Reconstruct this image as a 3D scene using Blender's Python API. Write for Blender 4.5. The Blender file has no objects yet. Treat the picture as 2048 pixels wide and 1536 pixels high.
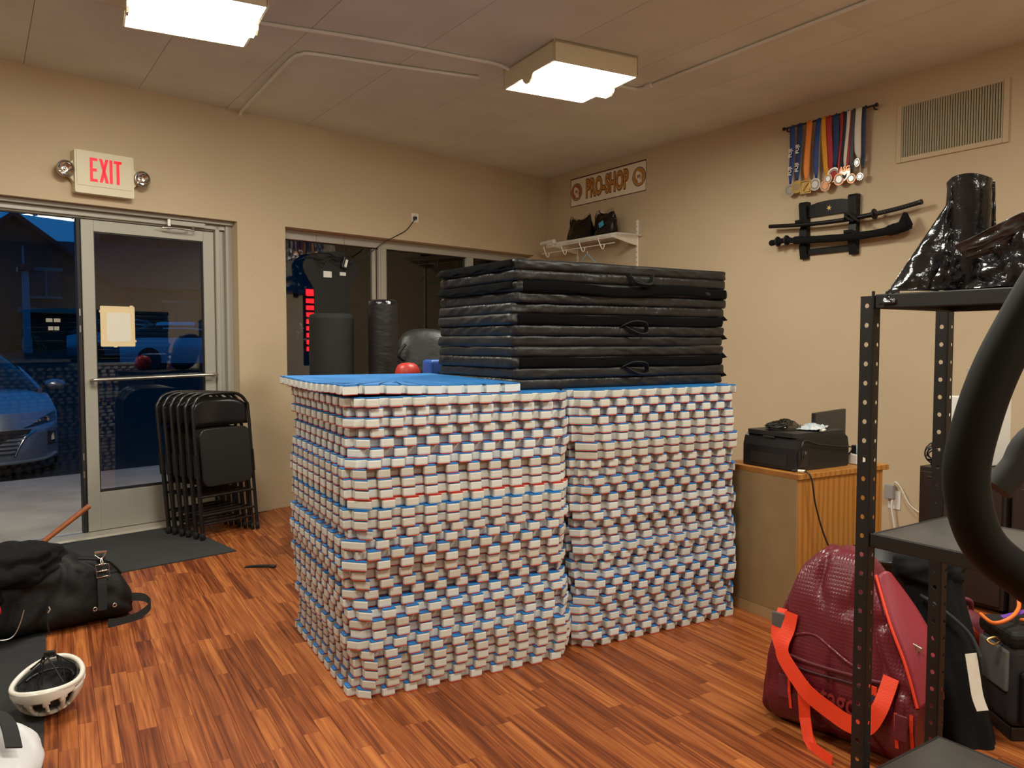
import bpy, math, random
from mathutils import Vector, Matrix, noise
R = math.radians
random.seed(7)
SC = bpy.context.scene
COL = SC.collection

# ------------------------------------------------------------------ camera, world, exposure
cam_d = bpy.data.cameras.new('camera'); cam = bpy.data.objects.new('camera', cam_d); COL.objects.link(cam)
cam_d.sensor_fit = 'HORIZONTAL'; cam_d.sensor_width = 36.0; cam_d.lens = 1600.0 / 2048.0 * 36.0
cam_d.clip_start = 0.05; cam_d.clip_end = 300
cam.location = (0, 0, 1.40)
cam.rotation_euler = (R(90 - 2.9), 0, R(-33.9))
SC.camera = cam
world = bpy.data.worlds.new('dusk_sky'); SC.world = world; world.use_nodes = True
wb = world.node_tree.nodes['Background']; wb.inputs[0].default_value = (0.006, 0.19, 0.60, 1); wb.inputs[1].default_value = 0.50
SC.view_settings.view_transform = 'Standard'; SC.view_settings.look = 'None'
SC.view_settings.exposure = 0.0; SC.view_settings.gamma = 1.0; SC.view_settings.use_curve_mapping = False
LAMP = 47.0                       # radiance of the fluorescent diffusers

# ------------------------------------------------------------------ materials
MATS = {}
def mat(name, col, rough=0.5, metal=0.0, var=0.0, vscale=6.0, bump=0.0, bscale=40.0, spec=None, emit=0.0, rnd=0.0, stretch=None, bdist=0.01, coat=0.0, alpha=1.0, dark=None, detail=6.0):
    if name in MATS: return MATS[name]
    m = bpy.data.materials.new(name); m.use_nodes = True; nt = m.node_tree; b = nt.nodes['Principled BSDF']
    b.inputs['Base Color'].default_value = (*col, 1); b.inputs['Roughness'].default_value = rough; b.inputs['Metallic'].default_value = metal
    if spec is not None: b.inputs['Specular IOR Level'].default_value = spec
    if coat: b.inputs['Coat Weight'].default_value = coat; b.inputs['Coat Roughness'].default_value = 0.12
    if alpha < 1: b.inputs['Alpha'].default_value = alpha
    if emit: b.inputs['Emission Color'].default_value = (*col, 1); b.inputs['Emission Strength'].default_value = emit
    L = nt.links
    tc = nt.nodes.new('ShaderNodeTexCoord'); src = tc.outputs['Object']
    if var or bump:
        oir = nt.nodes.new('ShaderNodeObjectInfo'); vs_ = nt.nodes.new('ShaderNodeVectorMath'); vs_.operation = 'MULTIPLY_ADD'
        cmb = nt.nodes.new('ShaderNodeCombineXYZ')
        for q in range(3): L.new(oir.outputs['Random'], cmb.inputs[q])
        L.new(cmb.outputs[0], vs_.inputs[0]); vs_.inputs[1].default_value = (7.3, 4.1, 9.7); L.new(src, vs_.inputs[2]); src = vs_.outputs[0]
    if stretch:
        mp = nt.nodes.new('ShaderNodeMapping'); mp.inputs['Scale'].default_value = stretch; L.new(src, mp.inputs['Vector']); src = mp.outputs[0]
    if var or rnd:
        hsv = nt.nodes.new('ShaderNodeMix'); hsv.data_type = 'RGBA'; hsv.blend_type = 'MIX'
        d = dark if dark else tuple(c * (1 - (var or rnd)) for c in col)
        hsv.inputs['A'].default_value = (*col, 1); hsv.inputs['B'].default_value = (*d, 1)
        fac = None
        if var:
            n = nt.nodes.new('ShaderNodeTexNoise'); n.inputs['Scale'].default_value = vscale; n.inputs['Detail'].default_value = detail
            L.new(src, n.inputs['Vector'])
            r = nt.nodes.new('ShaderNodeMapRange'); r.inputs['From Min'].default_value = 0.35; r.inputs['From Max'].default_value = 0.68
            L.new(n.outputs[0], r.inputs[0]); fac = r.outputs[0]
        if rnd:
            oi = nt.nodes.new('ShaderNodeObjectInfo')
            if fac is None: fac = oi.outputs['Random']
            else:
                mm = nt.nodes.new('ShaderNodeMath'); mm.operation = 'MULTIPLY'; L.new(fac, mm.inputs[0]); L.new(oi.outputs['Random'], mm.inputs[1]); fac = mm.outputs[0]
        L.new(fac, hsv.inputs['Factor']); L.new(hsv.outputs['Result'], b.inputs['Base Color'])
    if bump:
        n2 = nt.nodes.new('ShaderNodeTexNoise'); n2.inputs['Scale'].default_value = bscale; n2.inputs['Detail'].default_value = 5
        L.new(src, n2.inputs['Vector'])
        bp = nt.nodes.new('ShaderNodeBump'); bp.inputs['Strength'].default_value = bump; bp.inputs['Distance'].default_value = bdist
        L.new(n2.outputs[0], bp.inputs['Height']); L.new(bp.outputs[0], b.inputs['Normal'])
    MATS[name] = m
    return m

def glass_mat(name, ior=1.8, tint=(0.86, 0.9, 0.9)):
    m = bpy.data.materials.new(name); m.use_nodes = True; nt = m.node_tree; nt.nodes.clear()
    o = nt.nodes.new('ShaderNodeOutputMaterial'); mx = nt.nodes.new('ShaderNodeMixShader')
    t = nt.nodes.new('ShaderNodeBsdfTransparent'); t.inputs[0].default_value = (*tint, 1)
    g = nt.nodes.new('ShaderNodeBsdfGlossy'); g.inputs['Roughness'].default_value = 0.0
    f = nt.nodes.new('ShaderNodeFresnel'); f.inputs[0].default_value = ior
    nt.links.new(f.outputs[0], mx.inputs[0]); nt.links.new(t.outputs[0], mx.inputs[1]); nt.links.new(g.outputs[0], mx.inputs[2]); nt.links.new(mx.outputs[0], o.inputs[0])
    return m

def wood_floor_mat():
    m = bpy.data.materials.new('cherry_laminate'); m.use_nodes = True; nt = m.node_tree; b = nt.nodes['Principled BSDF']; L = nt.links
    N = nt.nodes.new
    geo = N('ShaderNodeNewGeometry'); oi = N('ShaderNodeObjectInfo')
    add = N('ShaderNodeMath'); add.operation = 'ADD'; L.new(geo.outputs['Random Per Island'], add.inputs[0]); L.new(oi.outputs['Random'], add.inputs[1])
    fr = N('ShaderNodeMath'); fr.operation = 'FRACT'; L.new(add.outputs[0], fr.inputs[0])
    rot = N('ShaderNodeVectorRotate'); rot.rotation_type = 'Z_AXIS'; rot.inputs['Angle'].default_value = R(4.3); L.new(geo.outputs['Position'], rot.inputs['Vector'])
    sh = N('ShaderNodeVectorMath'); sh.operation = 'SCALE'; L.new(add.outputs[0], sh.inputs['Scale']); sh.inputs[0].default_value = (7.3, 13.1, 3.7)
    sm = N('ShaderNodeVectorMath'); sm.operation = 'ADD'; L.new(rot.outputs[0], sm.inputs[0]); L.new(sh.outputs[0], sm.inputs[1])
    mp = N('ShaderNodeMapping'); mp.inputs['Scale'].default_value = (30, 0.9, 10); L.new(sm.outputs[0], mp.inputs['Vector'])
    n1 = N('ShaderNodeTexNoise'); n1.inputs['Scale'].default_value = 1.0; n1.inputs['Detail'].default_value = 7; n1.inputs['Distortion'].default_value = 1.6; L.new(mp.outputs[0], n1.inputs['Vector'])
    mp2 = N('ShaderNodeMapping'); mp2.inputs['Scale'].default_value = (120, 4, 20); L.new(sm.outputs[0], mp2.inputs['Vector'])
    n2 = N('ShaderNodeTexNoise'); n2.inputs['Scale'].default_value = 1.0; n2.inputs['Detail'].default_value = 4; L.new(mp2.outputs[0], n2.inputs['Vector'])
    cr = N('ShaderNodeValToRGB'); e = cr.color_ramp.elements
    e[0].position = 0.24; e[0].color = (0.085, 0.019, 0.006, 1); e[1].position = 0.80; e[1].color = (0.47, 0.160, 0.042, 1)
    k = e.new(0.42); k.color = (0.185, 0.045, 0.012, 1); k = e.new(0.58); k.color = (0.30, 0.084, 0.022, 1)
    # tone = grain shifted by a per-plank value
    ma = N('ShaderNodeMath'); ma.operation = 'MULTIPLY_ADD'; L.new(fr.outputs[0], ma.inputs[0]); ma.inputs[1].default_value = 0.24; ma.inputs[2].default_value = -0.11
    mb = N('ShaderNodeMath'); mb.operation = 'ADD'; L.new(n1.outputs[0], mb.inputs[0]); L.new(ma.outputs[0], mb.inputs[1])
    mc = N('ShaderNodeMath'); mc.operation = 'MULTIPLY_ADD'; L.new(n2.outputs[0], mc.inputs[0]); mc.inputs[1].default_value = 0.46; mc.inputs[2].default_value = -0.22
    md = N('ShaderNodeMath'); md.operation = 'ADD'; L.new(mb.outputs[0], md.inputs[0]); L.new(mc.outputs[0], md.inputs[1])
    L.new(md.outputs[0], cr.inputs[0]); L.new(cr.outputs[0], b.inputs['Base Color'])
    b.inputs['Roughness'].default_value = 0.40; b.inputs['Specular IOR Level'].default_value = 0.3
    bp = N('ShaderNodeBump'); bp.inputs['Strength'].default_value = 0.12; bp.inputs['Distance'].default_value = 0.002; L.new(n2.outputs[0], bp.inputs['Height']); L.new(bp.outputs[0], b.inputs['Normal'])
    return m

def oak_mat():
    m = bpy.data.materials.new('oak_veneer'); m.use_nodes = True; nt = m.node_tree; b = nt.nodes['Principled BSDF']; L = nt.links; N = nt.nodes.new
    tc = N('ShaderNodeTexCoord'); mp = N('ShaderNodeMapping'); mp.inputs['Scale'].default_value = (9, 9, 0.9); L.new(tc.outputs['Object'], mp.inputs[0])
    w = N('ShaderNodeTexWave'); w.inputs['Scale'].default_value = 0.9; w.inputs['Distortion'].default_value = 5; w.inputs['Detail'].default_value = 3; L.new(mp.outputs[0], w.inputs[0])
    mp2 = N('ShaderNodeMapping'); mp2.inputs['Scale'].default_value = (160, 160, 4); L.new(tc.outputs['Object'], mp2.inputs[0])
    n = N('ShaderNodeTexNoise'); n.inputs['Scale'].default_value = 1; L.new(mp2.outputs[0], n.inputs[0])
    ad = N('ShaderNodeMath'); ad.operation = 'MULTIPLY_ADD'; L.new(n.outputs[0], ad.inputs[0]); ad.inputs[1].default_value = 0.5; L.new(w.outputs[1], ad.inputs[2])
    cr = N('ShaderNodeValToRGB'); e = cr.color_ramp.elements; e[0].position = 0.15; e[0].color = (0.30, 0.118, 0.020, 1); e[1].position = 0.95; e[1].color = (0.42, 0.18, 0.035, 1)
    L.new(ad.outputs[0], cr.inputs[0]); L.new(cr.outputs[0], b.inputs['Base Color']); b.inputs['Roughness'].default_value = 0.45
    return m

M_WALL = mat('beige_wall_paint', (0.56, 0.44, 0.285), 0.7, var=0.07, vscale=1.3, bump=0.06, bscale=220, bdist=0.002)
M_CEIL = mat('grey_ceiling_paint', (0.77, 0.805, 0.735), 0.85, var=0.10, vscale=2.2, bump=0.35, bscale=160, bdist=0.004)
M_SEAM = mat('ceiling_seam_grout', (0.55, 0.54, 0.52), 0.9)
M_COND = mat('painted_conduit', (0.80, 0.82, 0.75), 0.6)
M_FLOOR = wood_floor_mat()
M_SUB = mat('dark_underlay', (0.05, 0.016, 0.008), 0.8)
M_CONC = mat('concrete_walk', (0.40, 0.35, 0.30), 0.9, var=0.25, vscale=3, bump=0.2, bscale=90)
M_ASPH = mat('asphalt', (0.030, 0.034, 0.036), 0.95, spec=0.15, var=0.3, vscale=1.0, bump=0.3, bscale=60)
M_ALU = mat('painted_aluminium', (0.40, 0.385, 0.325), 0.42, metal=0.15)
M_ALUD = mat('dark_gasket', (0.018, 0.014, 0.012), 0.6)
M_STEEL = mat('brushed_steel', (0.50, 0.47, 0.42), 0.3, metal=0.9)
M_CHROME = mat('chrome', (0.8, 0.78, 0.74), 0.12, metal=1.0)
M_GLASS = glass_mat('window_glass'); M_GLASS2 = glass_mat('sidelight_glass', ior=1.33)
M_CREAM = mat('cream_plastic', (0.72, 0.66, 0.47), 0.45)
M_RED = mat('exit_red', (0.85, 0.015, 0.04), 0.4, emit=0.35)
M_PAPER = mat('paper_white', (0.76, 0.72, 0.62), 0.8)
M_PAPERY = mat('yellowed_tape', (0.78, 0.62, 0.36), 0.6)
M_WHITE = mat('white_plastic', (0.78, 0.76, 0.70), 0.4)
M_WIRE = mat('white_vinyl_wire', (0.80, 0.76, 0.66), 0.4)
M_BLACK = mat('black_plastic', (0.012, 0.012, 0.013), 0.38)
M_BLKM = mat('black_powder_coat', (0.007, 0.007, 0.007), 0.45, bump=0.05, bscale=300)
M_CHAIR = mat('black_enamel', (0.012, 0.011, 0.011), 0.24)
M_VINYL = mat('black_vinyl', (0.012, 0.0115, 0.011), 0.45, spec=.4, bump=0.35, bscale=9, bdist=0.02, stretch=(1, 1, 2.2))
M_VINYL2 = mat('black_vinyl_creased', (0.012, 0.0115, 0.011), 0.42, spec=.4, bump=0.6, bscale=14, bdist=0.02, stretch=(1.0, 2.0, .6))
M_VELCRO = mat('black_velcro', (0.004, 0.004, 0.004), 0.95, spec=.1, bump=0.4, bscale=400)
M_WEB = mat('black_webbing', (0.008, 0.008, 0.008), 0.8, bump=0.3, bscale=300)
M_NYLON = mat('black_nylon', (0.007, 0.007, 0.007), 0.65, spec=.3, bump=0.35, bscale=30, bdist=0.01, var=0.3, vscale=5)
M_CLOTH = mat('black_fleece', (0.007, 0.007, 0.0075), 0.95, spec=.2, bump=0.4, bscale=18, bdist=0.01)
M_RUG = mat('charcoal_entry_mat', (0.040, 0.042, 0.040), 0.95, bump=0.7, bscale=500, var=0.25, vscale=3)
M_RUBBER = mat('black_rubber_tile', (0.016, 0.017, 0.018), 0.85, bump=0.4, bscale=250, var=0.3, vscale=6)
M_FOAM = mat('white_foam', (0.69, 0.73, 0.69), 0.75, rnd=1, dark=(0.57, 0.55, 0.46), bump=0.15, bscale=120, bdist=0.003)
M_FOAMB = mat('blue_foam_skin', (0.018, 0.20, 0.56), 0.5, bump=0.15, bscale=300, bdist=0.002, var=0.2, vscale=4)
M_FOAMR = mat('red_foam_skin', (0.50, 0.035, 0.025), 0.55)
def tarp_mat():
    m = bpy.data.materials.new('maroon_tarpaulin'); m.use_nodes = True; nt = m.node_tree; b = nt.nodes['Principled BSDF']; L = nt.links; N = nt.nodes.new
    b.inputs['Base Color'].default_value = (.13, .013, .022, 1); b.inputs['Roughness'].default_value = .30
    tc = N('ShaderNodeTexCoord'); hs = []
    for d in ('X', 'Z'):
        w = N('ShaderNodeTexWave'); w.bands_direction = d; w.inputs['Scale'].default_value = 26; w.inputs['Distortion'].default_value = .4; L.new(tc.outputs['Object'], w.inputs[0]); hs.append(w.outputs[1])
    mn = N('ShaderNodeMath'); mn.operation = 'MINIMUM'; L.new(hs[0], mn.inputs[0]); L.new(hs[1], mn.inputs[1])
    bp = N('ShaderNodeBump'); bp.inputs['Strength'].default_value = .35; bp.inputs['Distance'].default_value = .002; L.new(mn.outputs[0], bp.inputs['Height'])
    n = N('ShaderNodeTexNoise'); n.inputs['Scale'].default_value = 9; L.new(tc.outputs['Object'], n.inputs[0])
    b2 = N('ShaderNodeBump'); b2.inputs['Strength'].default_value = .3; b2.inputs['Distance'].default_value = .02; L.new(n.outputs[0], b2.inputs['Height']); L.new(bp.outputs[0], b2.inputs['Normal']); L.new(b2.outputs[0], b.inputs['Normal'])
    return m
M_MAROON = tarp_mat()
M_MAROON2 = mat('maroon_nylon', (0.125, 0.014, 0.024), 0.6, bump=0.2, bscale=60)
M_CRIMSON = mat('crimson_panel', (0.26, 0.018, 0.035), 0.5, bump=0.1, bscale=60)
M_ORANGE = mat('orange_webbing', (0.85, 0.055, 0.012), 0.55, bump=0.2, bscale=300)
M_OAK = oak_mat()
M_HARDB = mat('tan_hardboard', (0.32, 0.215, 0.10), 0.55, var=0.1, vscale=8)
M_BROWN = mat('dark_brown_steel', (0.028, 0.017, 0.014), 0.45)
M_FILM = mat('black_plastic_film', (0.010, 0.010, 0.011), 0.17, bump=0.5, bscale=14, bdist=0.02)
M_CLEAR = glass_mat('clear_poly_bag', ior=1.5, tint=(0.80, 0.78, 0.74))
M_SIGN = mat('vinyl_banner', (0.80, 0.70, 0.55), 0.6)
M_SGBR = mat('banner_brown', (0.075, 0.018, 0.008), 0.6)
M_SGOR = mat('banner_amber', (0.52, 0.22, 0.035), 0.6)
M_SGOR2 = mat('banner_rust', (0.38, 0.11, 0.03), 0.6)
M_SWORD = mat('black_lacquer', (0.007, 0.007, 0.0075), 0.4, spec=.3)
M_GOLD = mat('gold_metal', (0.75, 0.52, 0.18), 0.3, metal=1.0)
M_SILV = mat('silver_metal', (0.62, 0.60, 0.56), 0.32, metal=1.0)
M_BRNZ = mat('bronze_metal', (0.62, 0.28, 0.14), 0.35, metal=1.0)
M_VENT = mat('vent_slats', (0.46, 0.42, 0.28), 0.5)
M_VENTD = mat('vent_dark', (0.03, 0.028, 0.02), 0.9)
M_LED = mat('red_led', (1.0, 0.015, 0.02), 0.5, emit=9.0)
M_CAR = mat('silver_blue_car_paint', (0.30, 0.33, 0.42), 0.25, metal=0.6, coat=1.0)
M_CARW = mat('white_car_paint', (0.55, 0.60, 0.70), 0.25, metal=0.2, coat=1.0)
M_TYRE = mat('tyre_rubber', (0.01, 0.01, 0.01), 0.9)
M_CGLASS = mat('car_glass', (0.01, 0.012, 0.015), 0.05)
M_BRICK = mat('dark_brick', (0.085, 0.06, 0.05), 0.9, var=0.3, vscale=20)
M_ROOF = mat('dark_shingles', (0.045, 0.04, 0.045), 0.9, var=0.3, vscale=12)
M_TRIM = mat('house_trim', (0.22, 0.20, 0.19), 0.8)
M_LEAF = mat('hedge_leaf', (0.05, 0.10, 0.03), 0.8, var=0.5, vscale=30)
M_BARK = mat('bark', (0.06, 0.045, 0.035), 0.9)
M_POLE = mat('galvanised_pole', (0.22, 0.25, 0.28), 0.6)
M_LIT = mat('warm_lit_pane', (1.0, 0.75, 0.45), 0.5, emit=0.4)

def lamp_mat():
    m = bpy.data.materials.new('lit_diffuser'); m.use_nodes = True; nt = m.node_tree; nt.nodes.clear()
    o = nt.nodes.new('ShaderNodeOutputMaterial'); e = nt.nodes.new('ShaderNodeEmission')
    e.inputs[0].default_value = (1.0, 0.965, 0.845, 1); e.inputs[1].default_value = LAMP
    nt.links.new(e.outputs[0], o.inputs[0]); return m
M_LAMP = lamp_mat()

# ------------------------------------------------------------------ mesh helpers
class MB:
    def __init__(s): s.v = []; s.f = []; s.sm = []
    def add(s, vs, fs, smooth=False):
        o = len(s.v); s.v += [tuple(v) for v in vs]
        for f in fs: s.f.append(tuple(i + o for i in f)); s.sm.append(smooth)
        return s
    def box(s, a, b, M=None):
        x0, y0, z0 = a; x1, y1, z1 = b
        vs = [Vector(p) for p in ((x0, y0, z0), (x1, y0, z0), (x1, y1, z0), (x0, y1, z0), (x0, y0, z1), (x1, y0, z1), (x1, y1, z1), (x0, y1, z1))]
        if M: vs = [M @ v for v in vs]
        return s.add(vs, [(0, 3, 2, 1), (4, 5, 6, 7), (0, 1, 5, 4), (1, 2, 6, 5), (2, 3, 7, 6), (3, 0, 4, 7)])
    def prism(s, pts, d0, d1, f=lambda p, d: (p[0], p[1], d), smooth=False, caps=True):
        n = len(pts); vs = [f(p, d0) for p in pts] + [f(p, d1) for p in pts]
        fs = [(i, (i + 1) % n, n + (i + 1) % n, n + i) for i in range(n)]
        s.add(vs, fs, smooth)
        if caps: s.add([f(p, d0) for p in pts], [tuple(reversed(range(n)))]); s.add([f(p, d1) for p in pts], [tuple(range(n))])
        return s
    def tube(s, path, r, n=8, closed=False, caps=True, smooth=True, flat=None):
        P = [Vector(p) for p in path]; m = len(P); rr = r if hasattr(r, '__len__') else [r] * m
        vs = []; prev = None
        for i, p in enumerate(P):
            t = (P[(i + 1) % m] - P[i - 1]) if (closed or 0 < i < m - 1) else (P[1] - P[0] if i == 0 else P[-1] - P[-2])
            t = t.normalized() if t.length > 1e-9 else Vector((0, 0, 1))
            if prev is None: u = t.orthogonal().normalized()
            else:
                u = prev - t * prev.dot(t); u = u.normalized() if u.length > 1e-6 else t.orthogonal().normalized()
            prev = u; w = t.cross(u)
            for k in range(n):
                a = 2 * math.pi * k / n; vs.append(p + (u * math.cos(a) + w * math.sin(a)) * rr[i])
        fs = []
        for i in range(m if closed else m - 1):
            j = (i + 1) % m
            for k in range(n): fs.append((i * n + k, i * n + (k + 1) % n, j * n + (k + 1) % n, j * n + k))
        s.add(vs, fs, smooth)
        if caps and not closed:
            s.add(vs[:n], [tuple(reversed(range(n)))]); s.add(vs[-n:], [tuple(range(n))])
        return s
    def lathe(s, prof, c=(0, 0, 0), n=24, M=None, smooth=True):
        vs = []
        for r, z in prof:
            for k in range(n):
                a = 2 * math.pi * k / n; v = Vector((r * math.cos(a), r * math.sin(a), z))
                vs.append((M @ v if M else v) + Vector(c))
        fs = []
        for i in range(len(prof) - 1):
            for k in range(n): fs.append((i * n + k, i * n + (k + 1) % n, (i + 1) * n + (k + 1) % n, (i + 1) * n + k))
        return s.add(vs, fs, smooth)
    def grid(s, fn, nu, nv, closeu=False, smooth=True, keep=None):
        vs = [fn(i / (nu if closeu else nu - 1), j / (nv - 1)) for j in range(nv) for i in range(nu)]
        fs = []
        for j in range(nv - 1):
            for i in range(nu if closeu else nu - 1):
                if keep and not keep((i + .5) / nu, (j + .5) / (nv - 1)): continue
                k = (i + 1) % nu; fs.append((j * nu + i, j * nu + k, (j + 1) * nu + k, (j + 1) * nu + i))
        return s.add(vs, fs, smooth)
    def ribbon(s, path, w, side, th=0.002):
        # flat strap: path points, half-width vectors
        P = [Vector(p) for p in path]; S = [Vector(q).normalized() * w / 2 for q in (side if isinstance(side, list) else [side] * len(P))]
        vs = []
        for i, p in enumerate(P):
            t = (P[min(i + 1, len(P) - 1)] - P[max(i - 1, 0)]).normalized(); nn = t.cross(S[i]).normalized() * th / 2
            vs += [p - S[i] - nn, p + S[i] - nn, p + S[i] + nn, p - S[i] + nn]
        fs = []
        for i in range(len(P) - 1):
            a = 4 * i; b = a + 4
            for k in range(4): fs.append((a + k, a + (k + 1) % 4, b + (k + 1) % 4, b + k))
        fs += [(3, 2, 1, 0), tuple(len(vs) - 4 + k for k in range(4))]
        return s.add(vs, fs, False)
    def mesh(s, name):
        me = bpy.data.meshes.new(name); me.from_pydata(s.v, [], s.f); me.update()
        me.polygons.foreach_set('use_smooth', s.sm); return me
    def obj(s, name, m, parent=None, bevel=0, seg=2, sub=0, solid=0, loc=None):
        return link(name, s.mesh(name), m, parent, bevel, seg, sub, solid, loc)

def link(name, me, m, parent=None, bevel=0, seg=2, sub=0, solid=0, loc=None):
    o = bpy.data.objects.new(name, me); COL.objects.link(o)
    if m and not me.materials: me.materials.append(m)
    if parent: o.parent = parent
    if loc: o.location = loc
    if solid: md = o.modifiers.new('solid', 'SOLIDIFY'); md.thickness = solid; md.offset = 0
    if bevel: md = o.modifiers.new('bevel', 'BEVEL'); md.width = bevel; md.segments = seg; md.limit_method = 'ANGLE'; md.angle_limit = R(40); md.harden_normals = False
    if sub: md = o.modifiers.new('sub', 'SUBSURF'); md.levels = sub; md.render_levels = sub
    return o

def thing(name, label, cat, loc=(0, 0, 0), rz=0, group=None):
    o = bpy.data.objects.new(name, None); COL.objects.link(o); o.location = loc; o.rotation_euler = (0, 0, R(rz)); o.empty_display_size = 0.1
    return tag(o, label, cat, group)
def tag(o, label, cat, group=None):
    o['label'] = label; o['category'] = cat
    if group: o['group'] = group
    return o
def struct(o, label=None, cat=None):
    o['kind'] = 'structure'
    if label: o['label'] = label
    if cat: o['category'] = cat
    return o
def rr(w, h, r, n=4, cx=0, cy=0):
    pts = []
    for qx, qy, a0 in ((1, 1, 0), (-1, 1, 90), (-1, -1, 180), (1, -1, 270)):
        for k in range(n + 1):
            a = R(a0 + 90 * k / n); pts.append((cx + qx * (w / 2 - r) + r * math.cos(a), cy + qy * (h / 2 - r) + r * math.sin(a)))
    return pts
def circ(r, n=20, cx=0, cy=0): return [(cx + r * math.cos(2 * math.pi * k / n), cy + r * math.sin(2 * math.pi * k / n)) for k in range(n)]
def smooth_path(pts, k=6):
    P = [Vector(p) for p in pts]; out = []
    for i in range(len(P) - 1):
        p0 = P[max(i - 1, 0)]; p1 = P[i]; p2 = P[i + 1]; p3 = P[min(i + 2, len(P) - 1)]
        for j in range(k):
            t = j / k
            out.append(0.5 * ((2 * p1) + (p2 - p0) * t + (2 * p0 - 5 * p1 + 4 * p2 - p3) * t * t + (-p0 + 3 * p1 - 3 * p2 + p3) * t ** 3))
    out.append(P[-1]); return out
def text_mesh(body, size, extrude=0.001, offset=0.0, sx=1.0, align='CENTER', res=3):
    cu = bpy.data.curves.new('txt', 'FONT'); cu.body = body; cu.size = size; cu.extrude = extrude; cu.offset = offset; cu.align_x = align; cu.align_y = 'CENTER'; cu.resolution_u = res
    o = bpy.data.objects.new('txt', cu); COL.objects.link(o)
    dg = bpy.context.evaluated_depsgraph_get(); dg.update()
    me = bpy.data.meshes.new_from_object(o.evaluated_get(dg)); me.transform(Matrix.Diagonal((sx, 1, 1, 1)))
    bpy.data.objects.remove(o); bpy.data.curves.remove(cu); return me
def nz(v, s=1.0, seed=0): return noise.noise(Vector(v) * s + Vector((seed * 7.1, seed * 3.3, seed * 1.7)))
ORD = ['topmost', 'second', 'third', 'fourth', 'fifth', 'sixth', 'seventh', 'eighth', 'ninth', 'tenth', 'eleventh', 'twelfth', 'thirteenth', 'fourteenth', 'fifteenth', 'sixteenth', 'seventeenth', 'eighteenth', 'nineteenth', 'twentieth']
def ordn(i):
    if i < 20: return ORD[i]
    t = {2: 'twenty', 3: 'thirty'}[(i + 1) // 10]
    return {30: 'thirtieth'}.get(i + 1, t + '-' + ['', 'first'] [0] + (['', 'first'] + ORD[1:9])[(i + 1) % 10])

# ------------------------------------------------------------------ frames
A = Vector((0.658, 6.573, 0)); WA = 11.65         # storefront wall: x along the wall, y outwards, z up
W1 = Matrix.Translation(A) @ Matrix.Rotation(R(WA), 4, 'Z')
def in_w1(o): o.location = A; o.rotation_euler = (0, 0, R(WA)); return o
X2 = 5.45                                          # right wall plane
ZC = 3.27                                          # ceiling height
def onwall2(y, z, x=0.0): return (X2 - x, y, z)

# ------------------------------------------------------------------ structure: floor
wall1_y = lambda x: A.y + (x - A.x) * math.tan(R(WA)) - 0.15 / math.cos(R(WA))
floor_root = MB().prism([(-3.6, -3.4), (X2, -3.4), (X2, wall1_y(X2) + .10), (-3.6, wall1_y(-3.6) + .10)], -.06, -.008).obj('floor', M_SUB); struct(floor_root)
FA = R(-4.3)
FM = Matrix.Rotation(FA, 4, 'Z')
PW = 0.0635
def plank_mesh(L, nm='plank'):
    g = 0.0003; c = 0.0006; w = PW / 2 - g; l = L / 2 - g; b = MB()
    vs = [(-w, -l, -.008), (w, -l, -.008), (w, l, -.008), (-w, l, -.008), (-w, -l, -.001), (w, -l, -.001), (w, l, -.001), (-w, l, -.001), (-w + c, -l + c, 0), (w - c, -l + c, 0), (w - c, l - c, 0), (-w + c, l - c, 0)]
    b.add(vs, [(0, 1, 5, 4), (1, 2, 6, 5), (2, 3, 7, 6), (3, 0, 4, 7), (4, 5, 9, 8), (5, 6, 10, 9), (6, 7, 11, 10), (7, 4, 8, 11), (8, 9, 10, 11)])
    return b
LENS = [0.34, 0.46, 0.58, 0.70, 0.82]
PM = [plank_mesh(l).mesh('plank') for l in LENS]
for me in PM: me.materials.append(M_FLOOR)
pl = []
rp = random.Random(3)
for c in range(-62, 98):
    x = c * PW; y = -3.6 + rp.random() * 0.5
    while y < 8.2:
        k = rp.randrange(5); pl.append((x, y + LENS[k] / 2, k)); y += LENS[k]
wall1_y = lambda x: A.y + (x - A.x) * math.tan(R(WA)) - 0.15 / math.cos(R(WA))
near = []; far = MB()
fwd = Vector((math.sin(R(33.9)), math.cos(R(33.9)), 0)); rgt = Vector((math.cos(R(33.9)), -math.sin(R(33.9)), 0))
for x, y, k in pl:
    p = FM @ Vector((x, y, 0))
    if p.x < -3.55 or p.x > X2 - 0.02 or p.y + LENS[k] / 2 > wall1_y(p.x) + 0.12 + LENS[k] * .35 or p.y < -3.4: continue
    f = p.dot(fwd); l = p.dot(rgt)
    vis = f > 2.3 and abs(l / f) < 0.68 and not (0.0 < p.x < 0.16 and p.y < 4.2)
    s1 = FM.inverted() @ p
    under = (1.2 < p.x < 3.3 and 2.95 < p.y < 3.8) or (p.x > 3.4 and p.y > 2.5) or (p.x < 0.15) or (p.x > 1.9 and p.y > 3.6) or (p.x > 2.0 and p.y < 1.2) or (p.x - 1.27) > (p.y - 2.9) * 0.55 and p.y > 3.7
    near.append((f if (vis and not under) else 99 + f, p, k))
near.sort(key=lambda q: q[0])
for i, (f, p, k) in enumerate(near):
    if i < 300 and f < 90:
        o = link('plank', PM[k], None, floor_root); o.location = p; o.rotation_euler = (0, 0, FA)
    else:
        b = plank_mesh(LENS[k]); M = Matrix.Translation(p) @ FM
        far.add([M @ Vector(v) for v in b.v], b.f)
o = far.obj('plank_field', M_FLOOR, floor_root); o['kind'] = 'stuff'

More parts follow.
